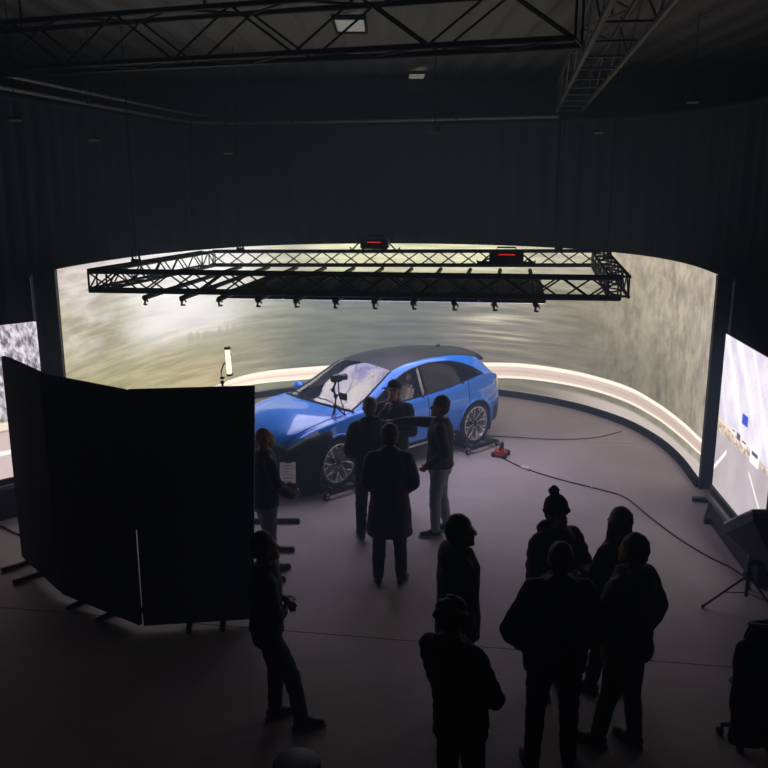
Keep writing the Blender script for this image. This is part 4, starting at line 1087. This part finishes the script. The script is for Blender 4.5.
def person(label, pos, yaw, h=1.76, lean=(0, 0), hy=0.0, hp=0.0, arms=None, legs=None, top=None, legm=None, hair='short', hairm=None, hat=None, skin=None,
           glasses=False, fat=1.0, seed=1, shoe=None, sole=None, curl=(0.5, 0.5), eyes=True, hipy=0.0, hipx=0.0):
    top = top or {}; skin = skin or M_skin; hairm = hairm or M_hairb; s_ = h/1.76
    root = thing('person', label, 'person', (pos[0], pos[1], 0), yaw); root.scale = (s_, s_, s_)
    V = Vector
    lx, ly = lean
    def lz(z): return V((hipx+lx*(z-.95)/.55, hipy+ly*(z-.95)/.55, 0)) if z > .95 else V((hipx, hipy, 0))
    L = {'L': (V((-.10, .02, .50)), V((-.11, -.02, .09)), 0.12), 'R': (V((.10, .02, .50)), V((.11, .0, .09)), -0.12)}
    if legs: L.update(legs)
    A = {'L': (V((-.27, -.04, 1.13)), V((-.28, .07, .89))), 'R': (V((.27, -.04, 1.13)), V((.28, .07, .89)))}
    if arms: A.update(arms)
    sh = {'L': V((-.175, 0, 1.435))+lz(1.43), 'R': V((.175, 0, 1.435))+lz(1.43)}
    hips = {'L': V((-.09, 0, .93))+lz(.9), 'R': V((.09, 0, .93))+lz(.9)}
    nb = V((0, 0, 1.47))+lz(1.47); hc = V((0, .02, 1.60))+lz(1.6)
    HR = Matrix.Rotation(hy, 3, 'Z') @ Matrix.Rotation(-hp, 3, 'X')
    def hd(x, y, z): return hc + HR @ V((x, y, z-1.60))
    # body
    b = MB()
    b.loft([(lz(.84)+V((0, 0, .84)), .13*fat, .10*fat), (lz(.95)+V((0, 0, .95)), .155*fat, .115*fat), (lz(1.1)+V((0, 0, 1.1)), .135*fat, .10*fat), (lz(1.28)+V((0, 0, 1.28)), .16*fat, .11*fat), (lz(1.42)+V((0, 0, 1.42)), .15, .095), (lz(1.48)+V((0, 0, 1.48)), .07, .07)], 16)
    b.capsule(nb-V((0, .01, .03)), hd(0, -.015, 1.60), .058, .056)
    b.ell(hd(0, -.008, 1.655), (.074, .096, .105), HR); b.ell(hd(0, .040, 1.588), (.055, .062, .070), HR); b.ell(hd(0, .080, 1.545), (.030, .026, .024), HR)
    b.capsule(hd(0, .086, 1.655), hd(0, .106, 1.622), .009, .013, None, 8, 3); b.capsule(hd(-.036, .070, 1.668), hd(.036, .070, 1.668), .013, .013, None, 8, 3)
    b.capsule(hd(-.022, .088, 1.583), hd(.022, .088, 1.583), .009, .009, None, 8, 2)
    for k in (-1, 1): b.ell(hd(k*.077, -.005, 1.635), (.012, .022, .034), HR, 10, 7)
    for k in 'LR':
        sg = -1 if k == 'L' else 1; el, wr = V(A[k][0]), V(A[k][1])
        b.capsule(sh[k]-V((0, 0, .04)), el, .050, .040); b.capsule(el, wr, .040, .027)
        hdv = V(A[k][2]) if len(A[k]) > 2 else (wr-el)
        hand(b, wr, hdv, sg, curl[0 if k == 'L' else 1], A[k][3] if len(A[k]) > 3 else None)
        kn, an, ta = L[k]; kn, an = V(kn), V(an)
        b.capsule(hips[k], kn, .082*fat, .055); b.capsule(kn, an, .055, .036)
        f = V((math.sin(-ta), math.cos(-ta), 0)); b.capsule(an-V((0, 0, .045)), an+f*.13-V((0, 0, .06)), .036, .028, (0, 0, 1) and ((0, 0, 1), 0.8))
    solid(b, 'body', .0085, skin, root, 3)
    # trousers
    m = MB()
    m.loft([(lz(.83)+V((0, 0, .80)), .155*fat, .12*fat), (lz(.9)+V((0, 0, .92)), .175*fat, .135*fat), (lz(1.0)+V((0, 0, 1.02)), .165*fat, .125*fat)], 18)
    for k in 'LR':
        kn, an, ta = L[k]; kn, an = V(kn), V(an)
        m.capsule(hips[k]-V((0, 0, .02)), kn, .102*fat, .076); m.capsule(kn, an+(kn-an)*.03, .076, .062)
    solid(m, 'trousers', .012, legm or M_trk, root, 3, .006, 26, 0, seed)
    # shoes
    for k in 'LR':
        kn, an, ta = L[k]; an = V(an); f = V((math.sin(-ta), math.cos(-ta), 0)); dz = an.z-.09
        g = MB(); base = V((an.x, an.y, dz))
        g.capsule(base+f*-.035+V((0, 0, .055)), base+f*.06+V((0, 0, .055)), .045, .046); g.capsule(base+f*.06+V((0, 0, .05)), base+f*.165+V((0, 0, .042)), .044, .036, ((0, 0, 1), .8)); g.capsule(base+V((0, 0, .06)), base+V((0, 0, .11)), .046, .046)
        so = solid(g, 'shoe', .011, shoe or M_shoe, root, 3, 0)
        q_ = MB(); n_ = 20; vs = []
        for zz in (.002, .026):
            for i in range(n_):
                t_ = 2*math.pi*i/n_; c, sn = math.cos(t_), math.sin(t_)
                p = base + f*(.062+.148*c) + V((f.y, -f.x, 0))*(sn*(.050 if c > -.2 else .042)); vs.append((p.x, p.y, dz+zz))
        q_.add(vs, [(i, (i+1) % n_, n_+(i+1) % n_, n_+i) for i in range(n_)]+[tuple(range(n_-1, -1, -1)), tuple(range(n_, 2*n_))]).build('sole', sole or M_solek, so)
    # jacket
    th = top.get('th', .025); hem = top.get('hem', .84); fl = top.get('flare', 1.0); m = MB()
    rg = []
    for z, rx, ry in ((hem, .172*fl, .135*fl), ((hem+1.1)/2 if hem < .8 else .95, .172*(1+(fl-1)*.5), .13*(1+(fl-1)*.5)), (1.10, .16, .12), (1.26, .175, .125), (1.37, .18, .12), (1.44, .155, .105), (1.485, .085, .085), (1.51, .078, .078)):
        rg.append((lz(z)+V((0, 0, z)), (rx*fat if z < 1.4 else rx)+th, (ry*fat if z < 1.4 else ry)+th*.9))
    m.loft(rg, 24)
    for k in 'LR':
        el, wr = V(A[k][0]), V(A[k][1])
        m.capsule(nb-V((0, 0, .02)), sh[k]-V((0, 0, .02)), .055+th*.6, .052+th*.6); m.capsule(sh[k]-V((0, 0, .035)), el, .062+th*.8, .050+th*.8); m.capsule(el, wr-(wr-el).normalized()*top.get('short', .0), .052+th*.8, .040+th*.6)
    if top.get('hood'):
        m.capsule(nb+V((-.07, -.075, .02)), nb+V((.07, -.075, .02)), .065, .065); m.ell(nb+V((0, -.11, -.03)), (.12, .06, .10))
    if top.get('collar'):
        m.capsule(nb+V((-.05, -.05, .04)), nb+V((.05, -.05, .04)), .045, .045); m.capsule(nb+V((-.06, .02, .03)), nb+V((-.05, -.05, .045)), .03, .04); m.capsule(nb+V((.06, .02, .03)), nb+V((.05, -.05, .045)), .03, .04)
    solid(m, top.get('name', 'jacket'), .013, top.get('m', M_jblack), root, 4, top.get('wr', .008), top.get('wf', 17), top.get('quilt', 0), seed+5)
    # hair and hats
    if hair == 'short' or hair == 'crop':
        e = .012 if hair == 'crop' else .022; m = MB()
        m.ell(hd(0, -.032, 1.678), (.075+e, .092+e*.7, .094+e), HR); m.ell(hd(0, -.04, 1.62), (.070+e*.7, .075+e*.6, .08), HR)
        q_ = solid(m, 'hair', .011, hairm, root, 2, .005, 60, 0, seed+9)
        cut_front(q_, hc, HR)
    elif hair == 'curly':
        m = MB(); m.ell(hd(0, -.02, 1.67), (.10, .112, .115), HR)
        r_ = random.Random(seed)
        for k in range(46):
            a, bb = r_.uniform(0, 6.28), r_.uniform(-.5, 1.3); p = V((.095*math.cos(a)*math.cos(bb), .108*math.sin(a)*math.cos(bb)-.02, 1.67+.11*math.sin(bb)))
            m.ell(hd(p.x, p.y, p.z), (.026, .026, .026), None, 8, 6)
        q_ = solid(m, 'hair', .011, hairm, root, 1, .004, 70, 0, seed+9); cut_front(q_, hc, HR)
    elif hair == 'long':
        m = MB(); m.ell(hd(0, -.03, 1.678), (.095, .108, .114), HR); m.capsule(hd(0, -.05, 1.64), hd(0, -.075, 1.36), .098, .085, ((0, 1, 0), .7))
        for k in (-1, 1): m.capsule(hd(k*.07, .0, 1.64), hd(k*.085, .03, 1.36), .045, .035)
        q_ = solid(m, 'hair', .011, hairm, root, 2, .006, 55, 0, seed+9); cut_front(q_, hc, HR)
    if hat == 'beanie':
        m = MB(); m.ell(hd(0, -.012, 1.70), (.098, .118, .11), HR); q_ = solid(m, 'knit_hat', .011, M_knit, root, 2, .004, 70, 0, seed+3)
        cut_front(q_, hc, HR, zc=.055, all_=True)
        MB().tube([hd(.094*math.cos(a), -.012+.114*math.sin(a), 1.665) for a in np.linspace(0, 2*math.pi, 28, endpoint=False)], .017, 8, True).build('turn_up', M_knit, q_, True)
        mm = MB().ell(hd(0, -.03, 1.825), (.045, .045, .042)); r_ = random.Random(3)
        for k in range(40):
            a, bb = r_.uniform(0, 6.28), r_.uniform(-1.4, 1.5); mm.ell(hd(.04*math.cos(a)*math.cos(bb), -.03+.04*math.sin(a)*math.cos(bb), 1.825+.04*math.sin(bb)), (.011, .011, .011), None, 6, 4)
        mm.build('pom_pom', M_knit, q_, True)
    if hat == 'cap':
        m = MB(); m.ell(hd(0, -.012, 1.695), (.095, .115, .095), HR); q_ = solid(m, 'cap', .011, M_knit, root, 2)
        cut_front(q_, hc, HR, zc=.075, all_=True)
        vs = []
        for r0 in (.09, .175):
            for k in range(11):
                a = R(35+110*k/10); vs.append(hd(r0*math.cos(a)*(.95 if r0 > .1 else 1.0), -.012+r0*math.sin(a)*1.15, 1.682-(.012 if r0 > .1 else 0)))
        n_ = 11; vs += [p+V((0, 0, .008)) for p in vs]
        MB().add(vs, [(i, i+1, n_+i+1, n_+i) for i in range(10)]+[(2*n_+i, 2*n_+i+1, 3*n_+i+1, 3*n_+i) for i in range(10)]+[(n_+i, n_+i+1, 3*n_+i+1, 3*n_+i) for i in range(10)]).build('peak', M_knit, q_)
    if eyes:
        for k in (-1, 1): MB().ell(hd(k*.031, .083, 1.643), (.012, .010, .007), HR, 10, 6).build('eye', M_eye, root, True)
    if glasses:
        g = MB()
        for k in (-1, 1):
            g.tube([hd(k*.033+.024*math.cos(a), .100, 1.64+.019*math.sin(a)) for a in np.linspace(0, 2*math.pi, 16, endpoint=False)], .0035, 6, True); g.cyl(hd(k*.057, .098, 1.645), hd(k*.08, .0, 1.645), .003, seg=6)
        g.cyl(hd(-.01, .104, 1.645), hd(.01, .104, 1.645), .003, seg=6); g.build('glasses', M_black, root)
    return root
def cut_front(o, hc, HR, zc=None, all_=False):
    """trim a hair or hat shell to a clean edge: open over the face, ending at nape or brim"""
    inv = HR.inverted(); bm = bmesh.new(); bm.from_mesh(o.data); dl = []
    for f in bm.faces:
        p = inv @ (f.calc_center_median()-hc)
        z = p.z; y = p.y
        if all_: bad = z < zc
        else: bad = (y > .03 and z < .085 and abs(p.x) < .085) or (y > .0 and z < .02 and abs(p.x) < .055)
        if bad: dl.append(f)
    bmesh.ops.delete(bm, geom=dl, context='FACES'); bm.to_mesh(o.data); bm.free()
    md = o.modifiers.new('thickness', 'SOLIDIFY'); md.thickness = .006; md.offset = -1

D = math.radians
puff = dict(th=.045, hem=.80, wr=.010, quilt=.010, wf=14)
coat = dict(name='coat', th=.028, hem=.58, flare=1.22, wr=.010, wf=11, collar=True, m=M_jblack)
V3 = Vector
# beside the car
p = person('man in dark jumper and blue-grey jeans half hidden by the flats, reading papers', (-1.29, 8.84), D(-62), 1.74, hp=D(-14), top=dict(name='jumper', th=.016, hem=.88, m=M_jdark), legm=M_jeans, hair=None, seed=2,
       arms={'L': (V3((-.24, .06, 1.15)), V3((-.10, .26, 1.00)), (.3, .9, .1)), 'R': (V3((.25, .05, 1.15)), V3((.13, .26, .98)), (-.3, .9, .1))},
       legs={'L': (V3((-.09, .06, .50)), V3((-.10, .12, .09)), .1), 'R': (V3((.10, .0, .50)), V3((.12, -.05, .09)), -.2)})
person('man with cropped hair in dark hooded jacket facing the car door', (-0.17, 9.93), D(8), 1.79, top=dict(th=.03, hem=.82, hood=True, m=M_jdark), legm=M_djeans, hair='crop', hairm=M_hairg, seed=3, sole=M_sole,
       arms={'L': (V3((-.25, -.02, 1.13)), V3((-.17, .16, .98))), 'R': (V3((.25, -.02, 1.13)), V3((.17, .16, .98)))})
person('man in long black coat seen from behind, nearest to the car group', (0.06, 8.70), D(-4), 1.80, top=coat, legm=M_trk, hair='short', hairm=M_hairk, seed=4, fat=1.04, sole=M_sole,
       arms={'L': (V3((-.25, -.01, 1.14)), V3((-.15, .17, 1.0))), 'R': (V3((.25, -.01, 1.14)), V3((.15, .17, 1.0)))},
       legs={'L': (V3((-.11, .02, .50)), V3((-.12, -.02, .09)), .15), 'R': (V3((.11, .02, .50)), V3((.13, -.02, .09)), -.25)})
person('man in black cap holding a hand to his chin beside the car', (0.13, 10.85), D(172), 1.78, hy=D(-8), hp=D(-8), top=dict(th=.025, hem=.85, collar=True, m=M_jblack), hair='crop', hat='cap', seed=5, legm=M_djeans,
       arms={'R': (V3((.24, .10, 1.15)), V3((.09, .19, 1.40)), (-.35, -.25, .9), (-.4, -.8, -.1)), 'L': (V3((-.25, .06, 1.12)), V3((-.02, .24, 1.12)), (1, .1, .1))})
person('man in black jumper and jeans pointing an outstretched arm at the car group', (0.69, 10.08), D(84), 1.76, hy=D(8), top=dict(name='jumper', th=.022, hem=.90, m=M_jblack), legm=M_jeans, hair='short', hairm=M_hairb, seed=6, sole=M_sole, fat=1.14,
       arms={'R': (V3((.20, .30, 1.39)), V3((.14, .56, 1.40)), (0, 1, .05), (0, 0, -1)), 'L': (V3((-.27, -.07, 1.14)), V3((-.20, .13, .95)), (.25, .7, -.6))}, curl=(.3, .15),
       legs={'L': (V3((-.10, .05, .50)), V3((-.11, .04, .09)), .1), 'R': (V3((.09, -.02, .50)), V3((.10, -.10, .09)), -.1)})
# foreground group
person('man in glasses and dark hooded jacket looking right, behind curly-haired person', (0.58, 6.20), D(-80), 1.78, top=dict(th=.028, hem=.80, hood=True, m=M_jblack), hair='short', hairm=M_hairk, glasses=True, seed=7, fat=1.14,
       arms={'L': (V3((-.25, -.03, 1.12)), V3((-.20, .06, .92))), 'R': (V3((.25, -.03, 1.12)), V3((.20, .06, .92)))})
person('person with curly hair in black padded jacket at the bottom edge, back turned', (0.50, 4.98), D(-34), 1.70, lean=(-.06, -.03), top=dict(puff, th=.024, hood=True, m=M_jblack), hair='curly', hairm=M_hairb, seed=8,
       arms={'R': (V3((.25, -.0, 1.14)), V3((.17, .18, 1.0))), 'L': (V3((-.20, .03, 1.13)), V3((-.15, .2, 1.0)))})
person('person in black knit hat with pom-pom and padded hooded jacket', (1.43, 6.70), D(205), 1.74, top=dict(puff, th=.030, hem=.66, hood=True, m=M_jblack), hair='short', hairm=M_hairk, hat='beanie', seed=9, hp=D(-10),
       arms={'L': (V3((-.28, .08, 1.13)), V3((-.10, .24, 1.16)), (.6, .4, .3)), 'R': (V3((.26, .08, 1.12)), V3((.12, .24, 1.10)), (-.6, .5, .3))})
person('broad man in black padded jacket, back turned, hands in pockets', (1.25, 5.66), D(0), 1.80, top=dict(th=.04, hem=.82, collar=True, wr=.010, quilt=.004, m=M_jblack), hair='crop', hairm=M_hairk, seed=10, fat=1.12,
       arms={'L': (V3((-.33, -.06, 1.13)), V3((-.24, .10, .96))), 'R': (V3((.31, -.06, 1.13)), V3((.22, .10, .96)))}, legs={'L': (V3((-.12, .02, .50)), V3((-.14, -.02, .09)), .2), 'R': (V3((.12, .02, .50)), V3((.13, .0, .09)), -.2)})
person('woman with long brown hair in dark jacket, looking left', (1.94, 6.62), D(38), 1.68, top=dict(th=.03, hem=.80, m=M_jdark), hair='long', hairm=M_hairl, seed=11,
       arms={'R': (V3((.25, .04, 1.13)), V3((.12, .24, 1.10))), 'L': (V3((-.25, .04, 1.13)), V3((-.1, .26, 1.08)))}, legs={'L': (V3((-.10, .06, .50)), V3((-.11, .12, .09)), .1), 'R': (V3((.10, .0, .50)), V3((.11, -.04, .09)), -.1)})
person('man with short hair in dark olive jacket beside the long-haired woman, back turned', (1.84, 5.88), D(42), 1.76, top=dict(th=.04, hem=.80, hood=True, wr=.012, m=M_jgreen), hair='short', hairm=M_hairb, seed=12, fat=1.06,
       arms={'R': (V3((.32, -.05, 1.13)), V3((.30, .04, .90))), 'L': (V3((-.22, .09, 1.13)), V3((-.12, .26, 1.02)))}, legs={'L': (V3((-.10, .06, .50)), V3((-.11, .14, .09)), .3), 'R': (V3((.10, .0, .50)), V3((.11, -.05, .09)), -.1)})
person('person in dark T-shirt with folded bare arms leaning back beside the flats', (-0.87, 6.18), D(-74), 1.66, lean=(0, .0), hipy=-.06, hp=D(-4), top=dict(name='t_shirt', th=.018, hem=.92, m=M_jblack, short=.17), hair='short', hairm=M_hairk, skin=M_skind, seed=13, sole=M_sole, legm=M_trk,
       arms={'L': (V3((-.23, -.03, 1.15)), V3((.04, .12, 1.17)), (.9, .1, .1)), 'R': (V3((.23, -.02, 1.13)), V3((-.03, .14, 1.10)), (-.9, .1, .1))},
       legs={'L': (V3((-.10, .02, .50)), V3((-.10, -.0, .09)), .1), 'R': (V3((.09, .12, .51)), V3((.10, .20, .09)), -.2)})
# sheets of paper held by the man behind the flats
M_paper = mat('thin_paper', (235, 233, 230), .8); _nt = M_paper.node_tree
_tr = _nt.nodes.new('ShaderNodeBsdfTranslucent'); _tr.inputs[0].default_value = (.9, .9, .9, 1); _mx = _nt.nodes.new('ShaderNodeMixShader'); _mx.inputs[0].default_value = .6
_nt.links.new(_nt.nodes['Principled BSDF'].outputs[0], _mx.inputs[1]); _nt.links.new(_tr.outputs[0], _mx.inputs[2]); _nt.links.new(_mx.outputs[0], _nt.nodes['Material Output'].inputs[0])
t = thing('paper_sheets', 'white printed sheets held in front of the dark jumper', 'papers', (-1.07, 9.10, 1.13), D(4))
Rt = Matrix.Rotation(D(76), 3, 'X')
MB().box(Rt @ Vector((0, .006, .006)), (.175, .245, .004), Rt).build('sheet', M_paper, t)
ink = mat('grey_print', (120, 118, 120), .7)
for k in range(6):
    MB().box(Rt @ Vector((-.01+.01*(k % 2), .09-.035*k, .0088)), (.12-.02*(k % 3), .006, .0008), Rt).build('print_line', ink, t)
MB().box(Rt @ Vector((0, .125, .008)), (.07, .02, .012), Rt, .003).build('clip', M_silver, t)

# ------------------------------------------------------------------ right edge: covered lamp head on a tripod, office chair
t = thing('softbox_stand', 'black softbox lamp tilted up on a tripod stand by right screen', 'lamp', (3.74, 8.16, 0))
for k, (x, y) in enumerate(((-.44, 0.0), (-.15, .14), (.02, -.06), )):
    pass
for a in (D(182), D(302), D(62)):
    MB().cyl((0, 0, .36), (.44*math.cos(a), .44*math.sin(a), .02), .013, seg=8).build('leg', M_alu, t)
    MB().ell((.44*math.cos(a), .44*math.sin(a), .018), (.02, .02, .018)).build('rubber_foot', M_rubber, t, True)
    MB().cyl((0, 0, .16), (.24*math.cos(a), .24*math.sin(a), .175), .007, seg=6).build('brace', M_alu, t)
MB().cyl((0, 0, .12), (0, 0, .52), .017, seg=10).build('pole', M_black, t)
MB().ell((0, 0, .38), (.035, .035, .045)).build('collar', M_black, t, True)
Rs = Matrix.Rotation(D(58), 3, 'X') @ Matrix.Rotation(0, 3, 'Z')
c0 = Vector((.24, 0, .80))
def sb(x, y, z): return c0 + Rs @ Vector((x, y, z))
fr = [sb(x, .18, z) for x, z in ((-.36, -.36), (.36, -.36), (.36, .36), (-.36, .36))]
mid = [sb(x*1.0, .08, z) for x, z in ((-.37, -.37), (.37, -.37), (.37, .37), (-.37, .37))]
bk = [sb(x, -.34, z) for x, z in ((-.1, -.1), (.1, -.1), (.1, .1), (-.1, .1))]
MB().add(fr+mid+bk, [(a*4+k, a*4+(k+1) % 4, (a+1)*4+(k+1) % 4, (a+1)*4+k) for a in range(2) for k in range(4)]+[(8, 9, 10, 11)]).build('softbox_shell', M_flat, t)
fi = [sb(x, .15, z) for x, z in ((-.355, -.355), (.355, -.355), (.355, .355), (-.355, .355))]
MB().add(fi, [(0, 1, 2, 3)]).build('diffuser', M_white, t)
MB().tube([sb(x, .18, z) for x, z in ((-.36, -.36), (.36, -.36), (.36, .36), (-.36, .36))], .018, 6, True).build('white_rim', M_white, t)
MB().cyl(sb(0, -.30, 0), (0, 0, .50), .03, seg=10).build('lamp_mount', M_black, t)

t = thing('office_chair', 'black padded office chair with a painted highlight along its top in the bottom right corner', 'chair', (2.86, 6.0, 0), D(2))
M_pad = mat('black_padding', (20, 20, 22), .7, bump=.2, scale=90)
bk_ = MB()
bk_.loft([((0, -.25, .52), .20, .045), ((0, -.27, .66), .25, .05), ((0, -.27, .85), .26, .05), ((0, -.29, 1.06), .25, .045), ((0, -.31, 1.17), .22, .04)], 24)
solid(bk_, 'backrest', .014, M_pad, t, 4, .003, 20)
MB().tube([(.22*math.cos(a)*1.02, -.31+.04*math.sin(a), 1.172) for a in np.linspace(0, 2*math.pi, 24, endpoint=False)], .012, 6, True).build('painted_highlight', mat('painted_highlight', (170, 170, 172), .4), t, True)  # highlight on the backrest's top edge, painted as a pale ring
solid(MB().box((0.03, -.06, .48), (.38, .36, .09), None, .04), 'seat', .014, M_pad, t, 3)
MB().cyl((0, 0, .12), (0, 0, .45), .03, seg=12).build('gas_lift', M_plastic, t, True)
MB().box((0, -.2, .5), (.07, .2, .03), None, .008).build('back_bracket', M_plastic, t)
for k in range(5):
    a = 2*math.pi*k/5+.3; e = Vector((.19*math.cos(a), .19*math.sin(a), .08))
    lg = MB().cyl((0, 0, .13), e, .024, .017, 8).build('base_arm', M_plastic, t, True)
    MB().lathe([(0, -.02), (.03, -.02), (.03, .02), (0, .02)], (e.x, e.y, .032), 'x', 14).build('caster', M_rubber, lg, True)

t = thing('draped_coat', 'black coat hung over the back of the office chair', 'coat', (2.86, 6.0, 0), D(2))
m = MB().loft([((0, -.33, .20), .30, .085), ((0, -.34, .45), .31, .095), ((0, -.34, .70), .30, .095), ((0, -.34, .95), .275, .08), ((0, -.335, 1.08), .25, .07), ((0, -.33, 1.15), .225, .055)], 24)
m.capsule((-.27, -.36, 1.0), (-.30, -.40, .55), .06, .05); m.capsule((.27, -.36, 1.0), (.30, -.40, .55), .06, .05)
solid(m, 'coat_cloth', .013, M_pad, t, 4, .010, 14, 0, 31)
# rounded stool just entering at the bottom edge
t = thing('round_stool', 'grey round stool top just showing at the bottom edge', 'stool', (-.57, 4.92, 0))
MB().lathe([(0, .615), (.10, .613), (.145, .60), (.16, .575), (.16, .545), (.145, .53), (0, .53)], axis='z', seg=32).build('seat', mat('grey_vinyl', (104, 102, 106), .5), t, True)
for k in range(4):
    a = math.pi/4+math.pi/2*k; MB().cyl((.10*math.cos(a), .10*math.sin(a), .535), (.19*math.cos(a), .19*math.sin(a), .005), .014, seg=8).build('leg', M_alu, t)
MB().tube([(.155*math.cos(a), .155*math.sin(a), .2) for a in np.linspace(0, 2*math.pi, 24, endpoint=False)], .009, 6, True).build('foot_ring', M_alu, t, True)

# floor cables
def cable(name, pts, label, r=.009, m=M_rubber):
    P, _ = resample(crspline(pts, 8), .05); t = thing(name, label, 'cable')
    MB().tube([(p[0], p[1], r) for p in P], r, 6).build('cord', m, t, True); return t
t = cable('floor_cable', [(1.80, 13.2), (1.92, 13.01), (2.16, 12.57), (2.6, 12.07), (3.09, 11.64), (3.36, 11.32), (3.49, 10.59), (3.64, 9.88), (3.82, 9.35), (3.95, 9.09), (4.05, 8.7)], 'black cable winding from the rear wheel towards the right screen')
MB().box((2.17, 12.56, .022), (.16, .07, .04), Matrix.Rotation(D(-50), 3, 'Z'), .01).build('connector', M_white, t)
MB().box((3.00, 11.72, .02), (.06, .04, .03), Matrix.Rotation(D(-40), 3, 'Z'), .008).build('connector', M_white, t)
cable('floor_cable', [(1.55, 14.35), (2.2, 14.25), (2.9, 14.12), (3.6, 14.2), (4.2, 14.6)], 'thin cable from the rear wheel to the foot of the wall', .007)
cable('floor_cable', [(-4.9, 10.3), (-4.6, 10.05), (-4.3, 9.9), (-4.15, 10.1), (-4.3, 10.5)], 'black cable at the left edge behind the flats', .012)
